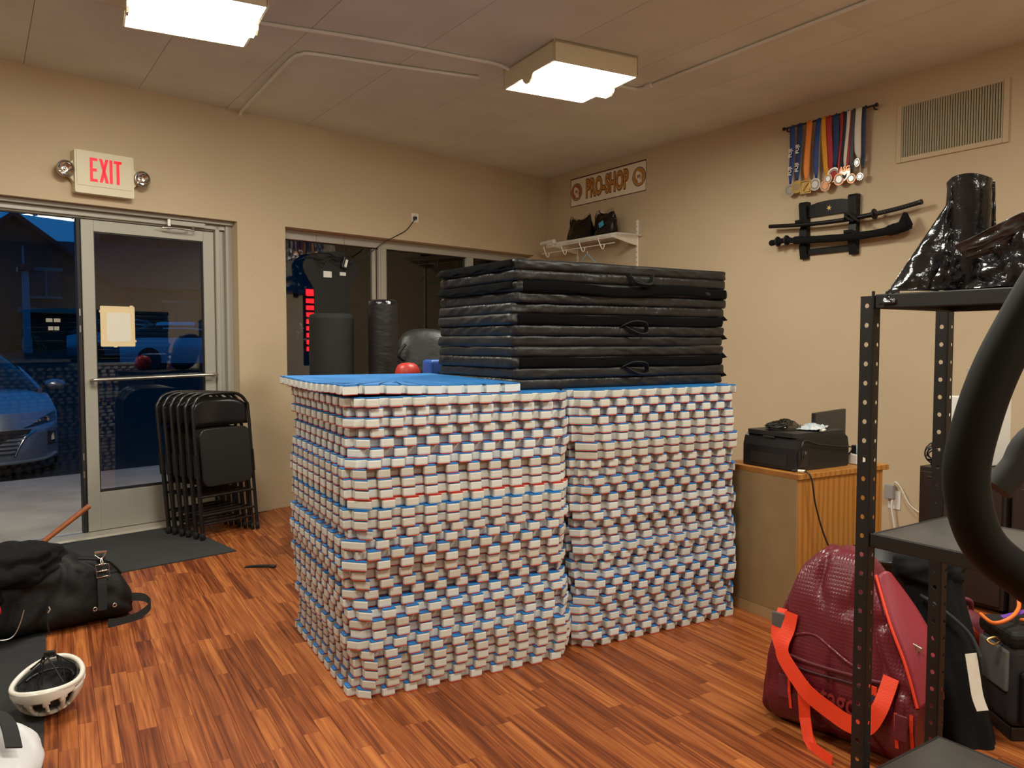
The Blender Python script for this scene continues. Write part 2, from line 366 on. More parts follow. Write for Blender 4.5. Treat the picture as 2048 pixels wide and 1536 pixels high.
# ------------------------------------------------------------------ structure: ceiling panels
ceil_root = MB().box((-3.6, -3.4, ZC + 0.03), (X2 + 0.1, 7.5, ZC + 0.12)).obj('ceiling', M_SEAM); struct(ceil_root)
edges = [-3.6, -3.17, -2.47, -1.77, -1.07, -0.37, 0.33, 1.06, 1.72, 2.42, 3.12, 3.82, 4.52, X2 + 0.08]
for a, b_ in zip(edges[:-1], edges[1:]):
    y = -3.4; first = True
    for y1 in ([1.2, 5.0, 8.2] if int(a * 10) % 2 else [2.9, 8.2]):
        if y > wall1_y(b_): continue
        MB().box((a + .0012, y + .0012, ZC - 0.0), (b_ - .0012, min(y1, wall1_y(b_) + .16) - .0012, ZC + 0.03)).obj('ceiling_panel', M_CEIL, ceil_root, bevel=0.003, seg=1); y = y1

# ------------------------------------------------------------------ structure: walls
def w1box(b, s0, s1, z0, z1, y0=-0.15, y1=0.13): b.box((s0, y0, z0), (s1, y1, z1))
wl = MB()
SL, DO0, DO1, DZ, WI0, WI1, WZ0, WZ1 = -4.4, -1.22, 1.13, 2.385, 1.56, 4.66, 1.05, 2.389
w1box(wl, SL, DO0, -.06, ZC + .03); w1box(wl, DO0, DO1, DZ, ZC + .03); w1box(wl, DO1, WI0, -.06, ZC + .03)
w1box(wl, WI0, WI1, -.06, WZ0); w1box(wl, WI0, WI1, WZ1, ZC + .03); w1box(wl, WI1, 4.92, -.06, ZC + .03)
wall_left = struct(in_w1(wl.obj('wall_left', M_WALL)))
wall_right = struct(MB().box((X2, -3.4, -.06), (X2 + 0.15, 7.6, ZC + .03)).obj('wall_right', M_WALL))
wall_back = struct(MB().box((-3.6, -3.55, -.06), (X2 + .15, -3.4, ZC + .03)).obj('wall_back', M_WALL))
wall_far = struct(MB().box((-3.75, -3.55, -.06), (-3.6, 6.0, ZC + .03)).obj('wall_side', M_WALL))
for s, z in ((1.359, 2.782), (1.429, 2.098), (1.262, 2.093), (1.255, 1.643), (1.25, 1.95)):
    b = MB().lathe([(0.0, -.002), (0.006, -.002), (0.006, 0.0)], n=8, M=Matrix.Rotation(R(90), 4, 'X'), c=(s, -0.151, z))
    b.obj('nail_hole', M_ALUD, wall_left)

# door frame
df = MB()
df.box((0.995, -0.045, 0), (1.03, 0.06, 2.36)).box((1.03, -0.02, 0), (1.075, 0.06, 2.36)).box((1.075, -0.06, 0), (DO1, 0.08, DZ))
df.box((DO0, -0.045, 2.315), (DO1, 0.06, DZ - .03)).box((DO0, -0.09, 2.355), (DO1, 0.08, DZ)).box((DO0, -0.02, 2.303), (DO1, .06, 2.32))
df.box((DO0, -0.06, 0), (DO0 + .06, .08, DZ))
trim1 = struct(in_w1(df.obj('trim_1', M_ALU, bevel=0.003, seg=1)))
MB().box((DO0 + .06, -0.01, 2.296), (0.998, 0.03, 2.304)).obj('gasket', M_ALUD, trim1)
th = MB().prism([(-0.19, 0), (-0.17, .014), (.07, .014), (.09, 0)], DO0, DO1, lambda p, d: (d, p[0], p[1])).obj('threshold', mat('worn_threshold', (0.5, 0.46, 0.38), 0.5, metal=0.3), trim1)

def door_leaf(name):
    r = bpy.data.objects.new(name, None); COL.objects.link(r)
    b = MB(); b.box((0, -.022, .018), (.086, .022, 2.296)).obj('stile', M_ALU, r, bevel=.002, seg=1)
    MB().box((.902, -.022, .018), (.99, .022, 2.296)).obj('stile', M_ALU, r, bevel=.002, seg=1)
    MB().box((.086, -.022, 2.215), (.902, .022, 2.296)).obj('top_rail', M_ALU, r, bevel=.002, seg=1)
    MB().box((.086, -.022, .018), (.902, .022, .30)).obj('bottom_rail', M_ALU, r, bevel=.002, seg=1)
    MB().box((.086, -.014, .30), (.902, .014, .318)).box((.086, -.014, 2.205), (.902, .014, 2.215)).box((.086, -.014, .318), (.094, .014, 2.205)).box((.894, -.014, .318), (.902, .014, 2.205)).obj('glazing_bead', M_ALUD, r)
    MB().box((.09, -.003, .31), (.898, .003, 2.21)).obj('pane', M_GLASS, r)
    MB().box((-.004, -.02, .02), (.0, .02, 2.29)).obj('edge_strip', M_ALUD, r)
    pb = smooth_path([(.045, -.022, 1.133), (.05, -.06, 1.134), (.08, -.078, 1.135), (.5, -.078, 1.142), (.93, -.078, 1.15), (.955, -.06, 1.151), (.96, -.022, 1.151)], 5)
    MB().tube(pb, .0135, 10).obj('push_bar', M_STEEL, r)
    MB().lathe([(0, -.003), (.011, -.003), (.013, 0)], n=12, M=Matrix.Rotation(R(90), 4, 'X'), c=(.042, -.0225, .857)).obj('lock_cylinder', M_ALUD, r)
    return r
door = door_leaf('door_1'); in_w1(door); struct(door)
b = MB().box((.62, -.075, 2.315), (.90, -.025, 2.352)); b.obj('closer_body', M_ALU, door, bevel=.004)
MB().box((.60, -.08, 2.30), (.625, -.02, 2.36)).obj('closer_bracket', M_STEEL, door, bevel=.003)
MB().tube([(.80, -.07, 2.315), (.80, -.085, 2.285)], .012).tube([(.80, -.085, 2.285), (.64, -.10, 2.288), (.56, -.075, 2.285)], .0075).obj('closer_arm', M_STEEL, door)
# glazed panel beside the door
sl = bpy.data.objects.new('window_2', None); COL.objects.link(sl); in_w1(sl); struct(sl)
MB().box((-1.15, -.004, .016), (-.03, .004, 2.30)).obj('pane', M_GLASS2, sl)
MB().box((-.03, -.02, .016), (-.008, .03, 2.30)).obj('mullion', M_ALUD, sl)
for z in (1.48, 1.60, .55, .42): MB().box((-.026, -.024, z), (-.016, -.02, z + .05)).obj('latch_plate', M_STEEL, sl)

# window
win = bpy.data.objects.new('window_1', None); COL.objects.link(win); in_w1(win); struct(win)
MB().box((WI0, -.03, 2.305), (WI1, .06, WZ1)).obj('window_head', M_ALU, win, bevel=.003, seg=1)
MB().box((WI0, -.03, WZ0), (WI1, .06, WZ0 + .06)).obj('window_foot', M_ALU, win, bevel=.003, seg=1)
MB().box((WI0 - .005, -.155, WZ0 - .02), (WI1 + .005, -.03, WZ0 + .002)).obj('window_sill', M_WALL, win, bevel=.004)
for s0, s1 in ((WI0, WI0 + .05), (2.615, 2.705), (3.75, 3.84), (WI1 - .05, WI1)):
    MB().box((s0, -.03, WZ0 + .06), (s1, .06, 2.305)).box((s0 + .02, -.045, WZ0 + .06), (s1 - .02, -.03, 2.305)).obj('mullion', M_ALU, win, bevel=.002, seg=1)
MB().box((2.56, 0.0, WZ0 + .06), (2.60, .04, 2.305)).obj('sash_stile', M_ALU, win, bevel=.002, seg=1)
for s0, s1 in ((WI0 + .05, 2.615), (2.705, 3.75), (3.84, WI1 - .05)):
    MB().box((s0, .005, WZ0 + .06), (s1, .011, 2.305)).obj('pane', M_GLASS, win)
    MB().box((s0, -.006, 2.297), (s1, .02, 2.305)).obj('gasket', M_ALUD, win)

# conduits on the ceiling
def conduit(pts, label):
    o = MB().tube(smooth_path(pts, 6), .012, 10).obj('ceiling_conduit', M_COND); return tag(o, label, 'conduit', 'conduits on the ceiling')
zc = ZC - .013
conduit([(1.832, 6.645, zc - .02), (1.83, 6.58, zc), (1.80, 5.9, zc), (1.775, 5.25, zc), (1.80, 5.11, zc), (1.88, 5.055, zc), (2.4, 4.97, zc), (2.98, 4.86, zc)], 'painted conduit bending from storefront wall to the square ceiling light')
conduit([(1.42, 4.75, zc), (1.6, 4.72, zc), (2.1, 4.63, zc), (2.7, 4.58, zc), (2.93, 4.56, zc), (3.02, 4.53, zc - .03)], 'painted conduit joining the two square ceiling lights')
cr_ = conduit([(3.72, 4.45, zc), (4.0, 4.44, zc), (4.10, 4.38, zc), (4.10, 3.9, zc), (4.09, 2.6, zc), (4.08, -1, zc)], 'long painted conduit running along ceiling beside the right wall')
for a_, b_ in (((3.86, 4.45, zc), (3.92, 4.45, zc)), ((4.10, 4.36, zc), (4.10, 4.30, zc))): MB().tube([a_, b_], .02, 8).obj('coupling', M_COND, cr_)

# ------------------------------------------------------------------ ceiling lights
def light(x, y, label, rz=-5.0):
    t = thing('ceiling_light', label, 'ceiling light', (x, y, ZC), rz, 'square ceiling lights')
    h = .325; zt = -.001; zb = -.135
    # housing with open bottom
    b = MB()
    b.box((-h, h - .012, zb), (h, h, zt)).box((-h, -h, zb), (h, -h + .012, zt)).box((-h, -h, zt - .02), (h, h, zt))
    b.obj('housing', M_CREAM, t, bevel=.003, seg=1)
    for sx in (-1, 1):
        prof = [(-h, zt), (-h, zb)] + [(-.07, zb), (-.055, zb - .025), (-.025, zb - .045), (.025, zb - .045), (.055, zb - .025), (.07, zb)] + [(h, zb), (h, zt)]
        MB().prism(prof, sx * h, sx * (h - .012), lambda p, d: (d, p[0], p[1])).obj('end_plate', M_CREAM, t)
    lens = [(-h + .012, zb), (-.07, zb), (-.055, zb - .025), (-.025, zb - .045), (.025, zb - .045), (.055, zb - .025), (.07, zb), (h - .012, zb)]
    lb = MB(); m = len(lens)
    vs = [(-h + .012, p[0], p[1] + .002) for p in lens] + [(h - .012, p[0], p[1] + .002) for p in lens]
    lb.add(vs, [(i, m + i, m + i + 1, i + 1) for i in range(m - 1)])
    o = lb.obj('diffuser', M_LAMP, t)
    return t
light(3.355, 4.305, 'square fluorescent ceiling light near the corner of the room')
light(1.02, 4.56, 'square fluorescent ceiling light above the exit door')
light(3.355, 1.19, 'square fluorescent ceiling light over the black shelving')
light(1.02, 1.40, 'square fluorescent ceiling light over the open floor')
light(3.355, -1.9, 'square fluorescent ceiling light at the back right')
light(1.02, -1.7, 'square fluorescent ceiling light at the back middle')
light(-1.35, 3.0, 'square fluorescent ceiling light at the far left')

# ------------------------------------------------------------------ EXIT sign
ex = thing('exit_sign', 'cream exit sign with red letters and twin round lamps above door', 'exit sign', W1 @ Vector((0.105, -0.15, 2.45)), WA)
w, h2 = .395, .295
MB().prism(rr(w, h2, .012, 3, 0, .1475), -.075, -.001, lambda p, d: (p[0], d, p[1])).obj('housing', M_CREAM, ex, bevel=.006)
MB().box((-.185, -.0785, .052), (.185, -.075, .29)).obj('face_plate', M_CREAM, ex, bevel=.002, seg=1)
def strokes(b, polys, x0, sc, z0, d0, d1):
    for p in polys: b.prism([(x0 + x * sc, z0 + z * sc) for x, z in p], d0, d1, lambda q, d: (q[0], d, q[1]))
bx = lambda x0, z0, x1, z1: [(x0, z0), (x1, z0), (x1, z1), (x0, z1)]
LET = {'E': [bx(0, 0, .11, 1), bx(.11, 0, .30, .12), bx(.11, .44, .27, .56), bx(.11, .88, .30, 1)],
       'X': [[(0, 0), (.12, 0), (.37, 1), (.25, 1)], [(.25, 0), (.37, 0), (.12, 1), (0, 1)]],
       'I': [bx(0, 0, .12, 1)], 'T': [bx(.10, 0, .22, 1), bx(0, .88, .32, 1)]}
for ch, x in (('E', -.10), ('X', -.038), ('I', .030), ('T', .060)):
    b = MB(); strokes(b, LET[ch], x, .165, .085, -.081, -.078); b.obj('letter', M_RED, ex)
for sx in (-1, 1):
    MB().prism([(sx * .195, .07), (sx * .195, .225), (sx * .225, .195), (sx * .24, .155), (sx * .225, .105)][::sx], -.05, -.015, lambda p, d: (p[0], d, p[1])).obj('lamp_arm', M_CREAM, ex, bevel=.004)
    hd = MB().lathe([(0, .03), (.03, .028), (.052, .005), (.055, -.02), (.05, -.028)], n=24, M=Matrix.Rotation(R(90), 4, 'X') @ Matrix.Diagonal((1, 1, -1, 1)), c=(sx * .255, -.055, .150)).obj('lamp_head', M_CREAM, ex)
    MB().lathe([(.0, .0), (.012, -.012), (.03, -.004), (.046, .018)], n=24, M=Matrix.Rotation(R(90), 4, 'X'), c=(sx * .255, -.062, .150)).obj('reflector', M_CHROME, hd)
    MB().lathe([(.053, -.004), (.057, .0), (.057, .008), (.050, .01)], n=24, M=Matrix.Rotation(R(90), 4, 'X'), c=(sx * .255, -.078, .150)).obj('rim', M_STEEL, hd)

# paper on the door
pn = thing('paper_notice', 'sun-yellowed blank paper notice taped inside the door glass', 'notice', W1 @ Vector((0.244, -.004, 1.377)), WA)
MB().prism(rr(.245, .30, .006, 2, 0, .15), -.002, -.001, lambda p, d: (p[0], d, p[1])).obj('backing', M_PAPERY, pn)
MB().prism(rr(.17, .215, .02, 3, .005, .145), -.003, -.0022, lambda p, d: (p[0], d, p[1])).obj('sheet', M_PAPER, pn)
for x, z in ((-.118, .26), (.118, .04), (-.02, .002), (.1, .30)):
    MB().box((x - .012, -.0035, z - .008), (x + .012, -.0025, z + .008)).obj('tape', M_PAPERY, pn)

# wall outlet above the window with plug and cord to the led sign
ol = thing('wall_outlet', 'white wall outlet above the storefront window', 'outlet', W1 @ Vector((2.955, -.15, 2.57)), WA)
MB().prism(rr(.085, .085, .008, 3, 0, .046), -.006, -.0005, lambda p, d: (p[0], d, p[1])).obj('cover_plate', M_WHITE, ol, bevel=.002)
for dz in (.026, .066):
    MB().prism(rr(.03, .026, .006, 3, .0, dz), -.0075, -.006, lambda p, d: (p[0], d, p[1])).obj('socket', M_CREAM, ol)
pc = thing('power_lead', 'thin black power cord from wall outlet to led sign', 'cord', W1 @ Vector((2.945, -.158, 2.61)), WA)
cp = [(0, 0, 0), (-.01, -.02, -.01), (-.10, -.012, -.12), (-.22, .0, -.19), (-.33, .02, -.25), (-.45, .05, -.34), (-.58, .06, -.42), (-.70, .065, -.49), (-.76, .06, -.47), (-.78, .06, -.42)]
MB().tube(smooth_path(cp, 6), .0045, 6).obj('cable', M_BLACK, pc)
MB().box((-.02, -.03, -.015), (.012, -.002, .015)).obj('plug', M_BLACK, pc, bevel=.006)

# ------------------------------------------------------------------ LED sign panel hung in the window (lit side faces the street)
led = thing('led_sign', 'black waisted led sign panel hung in window, lit red towards street', 'led sign', W1 @ Vector((2.05, -.085, 1.19)), WA)
def lp(s, z): return (s - 2.05, z - 1.19)
half = [lp(*p) for p in ((1.98, 2.215), (1.86, 2.19), (1.775, 2.12), (1.765, 2.06), (1.80, 1.985), (1.86, 1.895), (1.872, 1.80), (1.872, 1.20))]
rgtp = [lp(*p) for p in ((2.232, 1.20), (2.232, 1.80), (2.245, 1.90), (2.30, 1.985), (2.335, 2.06), (2.325, 2.13), (2.24, 2.20), (2.12, 2.23))]
outl = [tuple(p)[:2] for p in smooth_path([(x, z, 0) for x, z in half], 3)] + [tuple(p)[:2] for p in smooth_path([(x, z, 0) for x, z in rgtp], 3)]
MB().prism(outl, -.006, .006, lambda p, d: (p[0], d, p[1])).obj('panel', mat('sign_backboard', (0.018, 0.018, 0.017), 0.6, spec=.3), led)
for i, (x0, x1, z0, z1) in enumerate([(-.15, .15, .64, .70)] + [(sx * .085 - .065, sx * .085 + .065, .575 - k * .062, .615 - k * .062) for k in range(8) for sx in (-1, 1)]):
    MB().box((x0, .007, z0), (x1, .012, z1)).obj('led_bar', M_LED, led)
MB().box((-.085, -.0075, .80), (.0, -.006, .855)).obj('label', M_WHITE, led)
MB().box((.085, -.0075, .825), (.15, -.006, .855)).obj('label', M_WHITE, led)
for x in (-.15, .14): MB().tube([(x, 0, 1.0), (x, .0, 1.19)], .0015, 5).obj('hanging_wire', M_BLACK, led)
cb = MB()
rc = random.Random(5)
for k in range(5):
    pts = [(-.34 + .04 * k, -.012, .93 + .02 * k)] + [(-.2 + .09 * j + rc.uniform(-.02, .02), -.014 - .004 * k, .985 - .02 * k * (j % 2) + rc.uniform(-.03, .03)) for j in range(5)] + [(.19, -.016, .96)]
    cb.tube(smooth_path(pts, 5), .0028, 5)
cb.obj('wiring', M_BLACK, led)
MB().box((-.03, -.03, -.055), (.03, -.005, .055), Matrix.Translation((.13, -.01, .94)) @ Matrix.Rotation(R(18), 4, 'Y')).obj('transformer', M_BLACK, led, bevel=.006)
MB().box((-.008, -.032, -.04), (.016, -.030, .03), Matrix.Translation((.13, -.01, .94)) @ Matrix.Rotation(R(18), 4, 'Y')).obj('label', M_WHITE, led)

# ------------------------------------------------------------------ training gear behind the mats
def heavy_bag(x, y, r, h, label, m, cap):
    t = thing('standing_bag', label, 'punching bag', (x, y, 0), 0, 'standing bags at the window')
    b = MB(); b.grid(lambda u, v: (r * (1 + .02 * nz((math.cos(u * 6.28), math.sin(u * 6.28), v * 5), 2, h)) * math.cos(u * 2 * math.pi), r * (1 + .02 * nz((math.cos(u * 6.28), math.sin(u * 6.28), v * 5), 2, h)) * math.sin(u * 2 * math.pi), .02 + v * (h - .06)), 28, 24, closeu=True)
    b.obj('body', m, t)
    MB().lathe([(r * 1.0, h - .04), (r * .97, h - .012), (r * .8, h), (0, h + .004)], n=28).obj('top_cap', cap, t)
    MB().lathe([(0, 0), (r * 1.05, 0), (r * 1.05, .04), (r, .05)], n=28).obj('base', M_BLACK, t)
    return t
M_GREYV = mat('charcoal_canvas', (0.018, 0.018, 0.017), 0.8, spec=.3, bump=.3, bscale=12, bdist=.02)
heavy_bag(2.63, 5.70, .115, 1.735, 'tall black vinyl standing bag with shiny taped top before window', M_VINYL, M_FILM)
heavy_bag(2.30, 5.93, .17, 1.63, 'charcoal standing bag below the led sign', M_GREYV, M_GREYV)
ch = thing('gear_chest', 'low black gear chest standing behind the foam mats', 'chest', (2.62, 4.80, 0))
MB().box((-.45, -.32, .03), (.45, .32, 1.10)).obj('body', M_BLKM, ch, bevel=.01)
MB().box((-.46, -.33, 1.10), (.46, .33, 1.125)).obj('lid', M_BLKM, ch, bevel=.008)
MB().box((-.4, -.28, 0), (.4, .28, .03)).obj('plinth', M_BLACK, ch)
sh = thing('kick_shield', 'rounded black kick shield leaning behind the folded mats', 'kick shield', (2.62, 4.98, 1.125), -20)
def shf(u, v):
    a = u * 2 * math.pi; w_ = .20; h_ = .19
    rad = math.sin(v * math.pi) ** .6
    x = math.copysign(abs(math.cos(a)) ** .7, math.cos(a)) * w_ * rad; z = math.copysign(abs(math.sin(a)) ** .7, math.sin(a)) * h_ * rad
    y = -math.cos(v * math.pi) * .07
    return (x, y + z * .25, z + .19)
MB().grid(shf, 32, 14, closeu=True).obj('pad', M_VINYL, sh)
MB().tube(smooth_path([(-.16, -.06, .16), (-.2, -.1, .2), (-.15, -.08, .27)], 5), .012).obj('handle', M_WEB, sh)
o = MB().grid(lambda u, v: ((.085 * math.cos(u * 6.283) * math.sin(v * math.pi) ** .7), .07 * math.sin(u * 6.283) * math.sin(v * math.pi) ** .7, .075 - .075 * math.cos(v * math.pi) + .01 * nz((u * 3, v * 3, 0))), 20, 10, closeu=True).obj('boxing_glove', mat('red_leather', (0.45, 0.03, 0.02), .4))
o.location = (2.33, 4.68, 1.126); tag(o, 'red leather glove lying behind the blue top mat', 'glove')
bb = thing('blue_pad', 'blue vinyl pad behind the stack of folded mats', 'pad', (2.52, 4.58, 1.126), 10)
MB().box((-.12, -.05, 0), (.12, .05, .17)).obj('cover', mat('blue_vinyl', (0.02, 0.09, 0.38), .4), bb, bevel=.02, seg=3)
MB().tube(smooth_path([(-.06, -.05, .08), (-.05, -.075, .09), (.05, -.075, .09), (.06, -.05, .08)], 4), .006).obj('strap', M_WEB, bb)

# ------------------------------------------------------------------ jigsaw foam mats in two stacks
def mat_outline(S, ph, seed, d=.034, n=10):
    # ph: phase 0/1 for each of the four sides; teeth are dovetails
    rnd = random.Random(seed); p = S / (n + .5); pts = []
    def side(phase):
        out = [(0.0, d)] if phase else [(0.0, d)]
        s = p * (0.25 if phase == 0 else 0.75)
        while s + p * .5 < S - d * .6:
            wv = rnd.uniform(-.0015, .0015)
            a0, a1 = s, s + p * .56
            out += [(a0 + .004, d), (a0 + wv, .006), (a0 + .004 + wv, 0), (a1 - .004 + wv, 0), (a1 + wv, .006), (a1 - .004, d)]
            s += p
        return [q for q in out if d < q[0] < S - d]
    def corner(): return (d, d)
    q = []
    q += [(d, d)] + side(ph[0])
    q += [(S - d, d)] + [(S - v, u) for u, v in side(ph[1])]
    q += [(S - d, S - d)] + [(S - u, S - v) for u, v in side(ph[2])]
    q += [(d, S - d)] + [(v, S - u) for u, v in side(ph[3])]
    return [(x - S / 2, y - S / 2) for x, y in q]
S_MAT = 1.022; H = .0397
VAR = []
for i in range(6):
    ph = [(i >> 0) & 1, (i >> 1) & 1, (i >> 2) & 1, i % 2]
    ol_ = mat_outline(S_MAT, ph, i)
    sc = lambda k: [(x * k, y * k) for x, y in ol_]
    core = MB(); n_ = len(ol_)
    rings = [(.004, .9975), (.009, 1.0), (.030, 1.0), (.0352, .9968)]
    vs = [(x * k, y * k, z) for z, k in rings for x, y in ol_]
    fs = [(r * n_ + a, r * n_ + (a + 1) % n_, (r + 1) * n_ + (a + 1) % n_, (r + 1) * n_ + a) for r in range(len(rings) - 1) for a in range(n_)]
    core.add(vs, fs)
    cm = core.mesh('foam_core'); cm.materials.append(M_FOAM)
    top = MB().prism(sc(.998), .0352, .0392).mesh('top_skin'); top.materials.append(M_FOAMB)
    bot = MB().prism(sc(.998), .0005, .004).mesh('bottom_skin'); bot.materials.append(M_FOAMR)
    top2 = top.copy(); top2.materials.clear(); top2.materials.append(M_FOAMR)
    bot2 = bot.copy(); bot2.materials.clear(); bot2.materials.append(M_FOAMB)
    VAR.append((cm, top, bot, top2, bot2))
def foam_mat(x, y, z, rz, v, label, group, flip=False):
    t = thing('foam_mat', label, 'foam mat', (x, y, z), rz, group)
    c, a, b_, a2, b2 = VAR[v]
    link('foam_core', c, None, t); link('top_skin', a2 if flip else a, None, t); link('bottom_skin', b2 if flip else b_, None, t)
    return t
def stack(fx, fy, rz, n, where, group, seed, flips=()):
    rnd = random.Random(seed); c = Matrix.Rotation(R(rz), 4, 'Z') @ Vector((S_MAT / 2, S_MAT / 2, 0)); dx = dy = 0
    v = 0
    for i in range(n):             # i counts from the floor
        dx = dx * .5 + rnd.uniform(-.018, .018); dy = dy * .5 + rnd.uniform(-.012, .012)
        if rnd.random() < .8: v = rnd.randrange(6)
        k = n - 1 - i; turn = rnd.choice((0, 0, 0, 90, 180, 270)) if seed == 11 else rnd.choice((0, 0, 180))
        lab = ('red-topped' if k in flips else 'blue-topped') + ' white foam mat, ' + ordn(k) + ' from top ' .replace('topmost from top ', 'topmost ') + where
        lab = lab.replace('topmost from top', 'topmost')
        if i == 0: lab = lab.replace(ordn(k) + ' from top', 'lowest')
        foam_mat(fx + c.x + dx, fy + c.y + dy, i * H, rz + turn + rnd.uniform(-.7, .7), v, lab, group, k in flips)
stack(1.183, 2.868, -5.6, 30, 'in the stack nearest the door', 'foam mats in the stack nearest the door', 11, flips=(10,))
stack(2.245, 2.782, -3.6, 30, 'in the stack beside the printer cabinet', 'foam mats in the stack beside the cabinet', 23)
# the loose part-mat on top, slightly warped
tp = thing('foam_mat', 'loose warped blue foam mat lying on top of the left stack', 'foam mat', (1.165, 2.90, 30 * H), -4.5)
TW, TD = .80, 1.0
def warp(x, y): return .012 * (1 - x / TW) * (y / TD) ** 2 + .012 * math.exp(-((x - .1) ** 2 + (y - .1) ** 2) / .05) + .010 * (x / TW) * (y / TD)
def tooth_grid(b, z0, z1, ins, m):
    d = .022; p = TW / 9; out = []
    def add(pts): out.extend(pts)
    for k in range(9): s = k * p; add([(s + .002, 0), (s + p * .70, 0), (s + p * .72, d), (s + p * .98, d)])
    add([(TW, d)])
    for k in range(11): s = d + k * (TD - d) / 11; add([(TW, s)])
    add([(TW, TD)])
    for k in range(9): s = TW - k * p; add([(s - p * .3, TD), (s - p * .9, TD)])
    for k in range(12): q = TD / 12; s = TD - k * q; add([(0, s - .002), (0, s - q * .62), (d, s - q * .64), (d, s - q * .98)])
    cx, cy = TW / 2, TD / 2
    vs0 = [(cx + (x - cx) * ins, cy + (y - cy) * ins) for x, y in out]; n = len(out)
    L0 = [(x, y, z0 + warp(x, y)) for x, y in vs0]; L1 = [(x, y, z1 + warp(x, y)) for x, y in vs0]
    b.add(L0 + L1, [(i, (i + 1) % n, n + (i + 1) % n, n + i) for i in range(n)])
    if m:
        # caps as fan towards a grid-like centre strip
        inner = [(cx + (x - cx) * .5, cy + (y - cy) * .5) for x, y in vs0]
        for Lz, zz in ((L1, z1), (L0, z0)):
            I = [(x, y, zz + warp(x, y)) for x, y in inner]
            b.add(Lz + I + [(cx, cy, zz + warp(cx, cy))], [(i, (i + 1) % n, n + (i + 1) % n, n + i) for i in range(n)] + [(n + i, n + (i + 1) % n, 2 * n) for i in range(n)], True)
b = MB(); tooth_grid(b, .004, .0345, 1.0, True); b.obj('foam_core', M_FOAM, tp)
b = MB(); tooth_grid(b, .0345, .039, .998, True); b.obj('top_skin', M_FOAMB, tp)
b = MB(); tooth_grid(b, .0005, .004, .998, True); b.obj('bottom_skin', M_FOAMR, tp)

# ------------------------------------------------------------------ folded black gym mats, three of four panels each
FW, FD, PH = 1.315, .77, .0489
def panel_mesh(seed, m, drop=0.0):
    b = MB(); w_, d_, h_ = FW, FD, PH - .0015; rnd = random.Random(seed)
    r = .011
    def f(u, v):
        # loop around the x-z... sweep round rectangle profile round the plan outline
        pts = PLAN; k = int(round(u * len(pts))) % len(pts)
        x, y, nx, ny = pts[k]
        a = (v - .5) * 2
        z = h_ / 2 + a * h_ / 2
        bulge = (1 - abs(a) ** 5) * .008 - .008
        wr = .006 * nz((x * 9, y * 9, z * 18 + seed), 1.0, seed) + .0045 * math.sin((x + y) * 48 + z * 70 + seed) * (1 - abs(a)) * max(0, min(1, nz((x * 2, y * 2, seed), 1, seed) * 5))
        return (x + nx * (bulge + wr), y + ny * (bulge + wr), z + .002 * nz((x * 4, y * 4, seed), 1, seed + 3) * (1 if a > 0 else 0))
    N = 150; PLAN = []
    out = rr(w_, d_, .03, 5, w_ / 2, d_ / 2)
    # resample
    P = [Vector((x, y, 0)) for x, y in out]; L = [0]
    for i in range(len(P)): L.append(L[-1] + (P[(i + 1) % len(P)] - P[i]).length)
    for k in range(N):
        s = L[-1] * k / N; i = max(j for j in range(len(P)) if L[j] <= s); q = P[i].lerp(P[(i + 1) % len(P)], (s - L[i]) / (L[i + 1] - L[i] + 1e-9)); t = (P[(i + 1) % len(P)] - P[i]).normalized()
        PLAN.append((q.x, q.y, t.y, -t.x))
    b.grid(f, N, 9, closeu=True)
    ring = [f(k / N, 1.0) for k in range(N)]; b.add(ring, [tuple(range(N))])
    ring = [f(k / N, 0.0) for k in range(N)]; b.add(ring, [tuple(reversed(range(N)))])
    return b
names = ['topmost', 'middle', 'lowest']
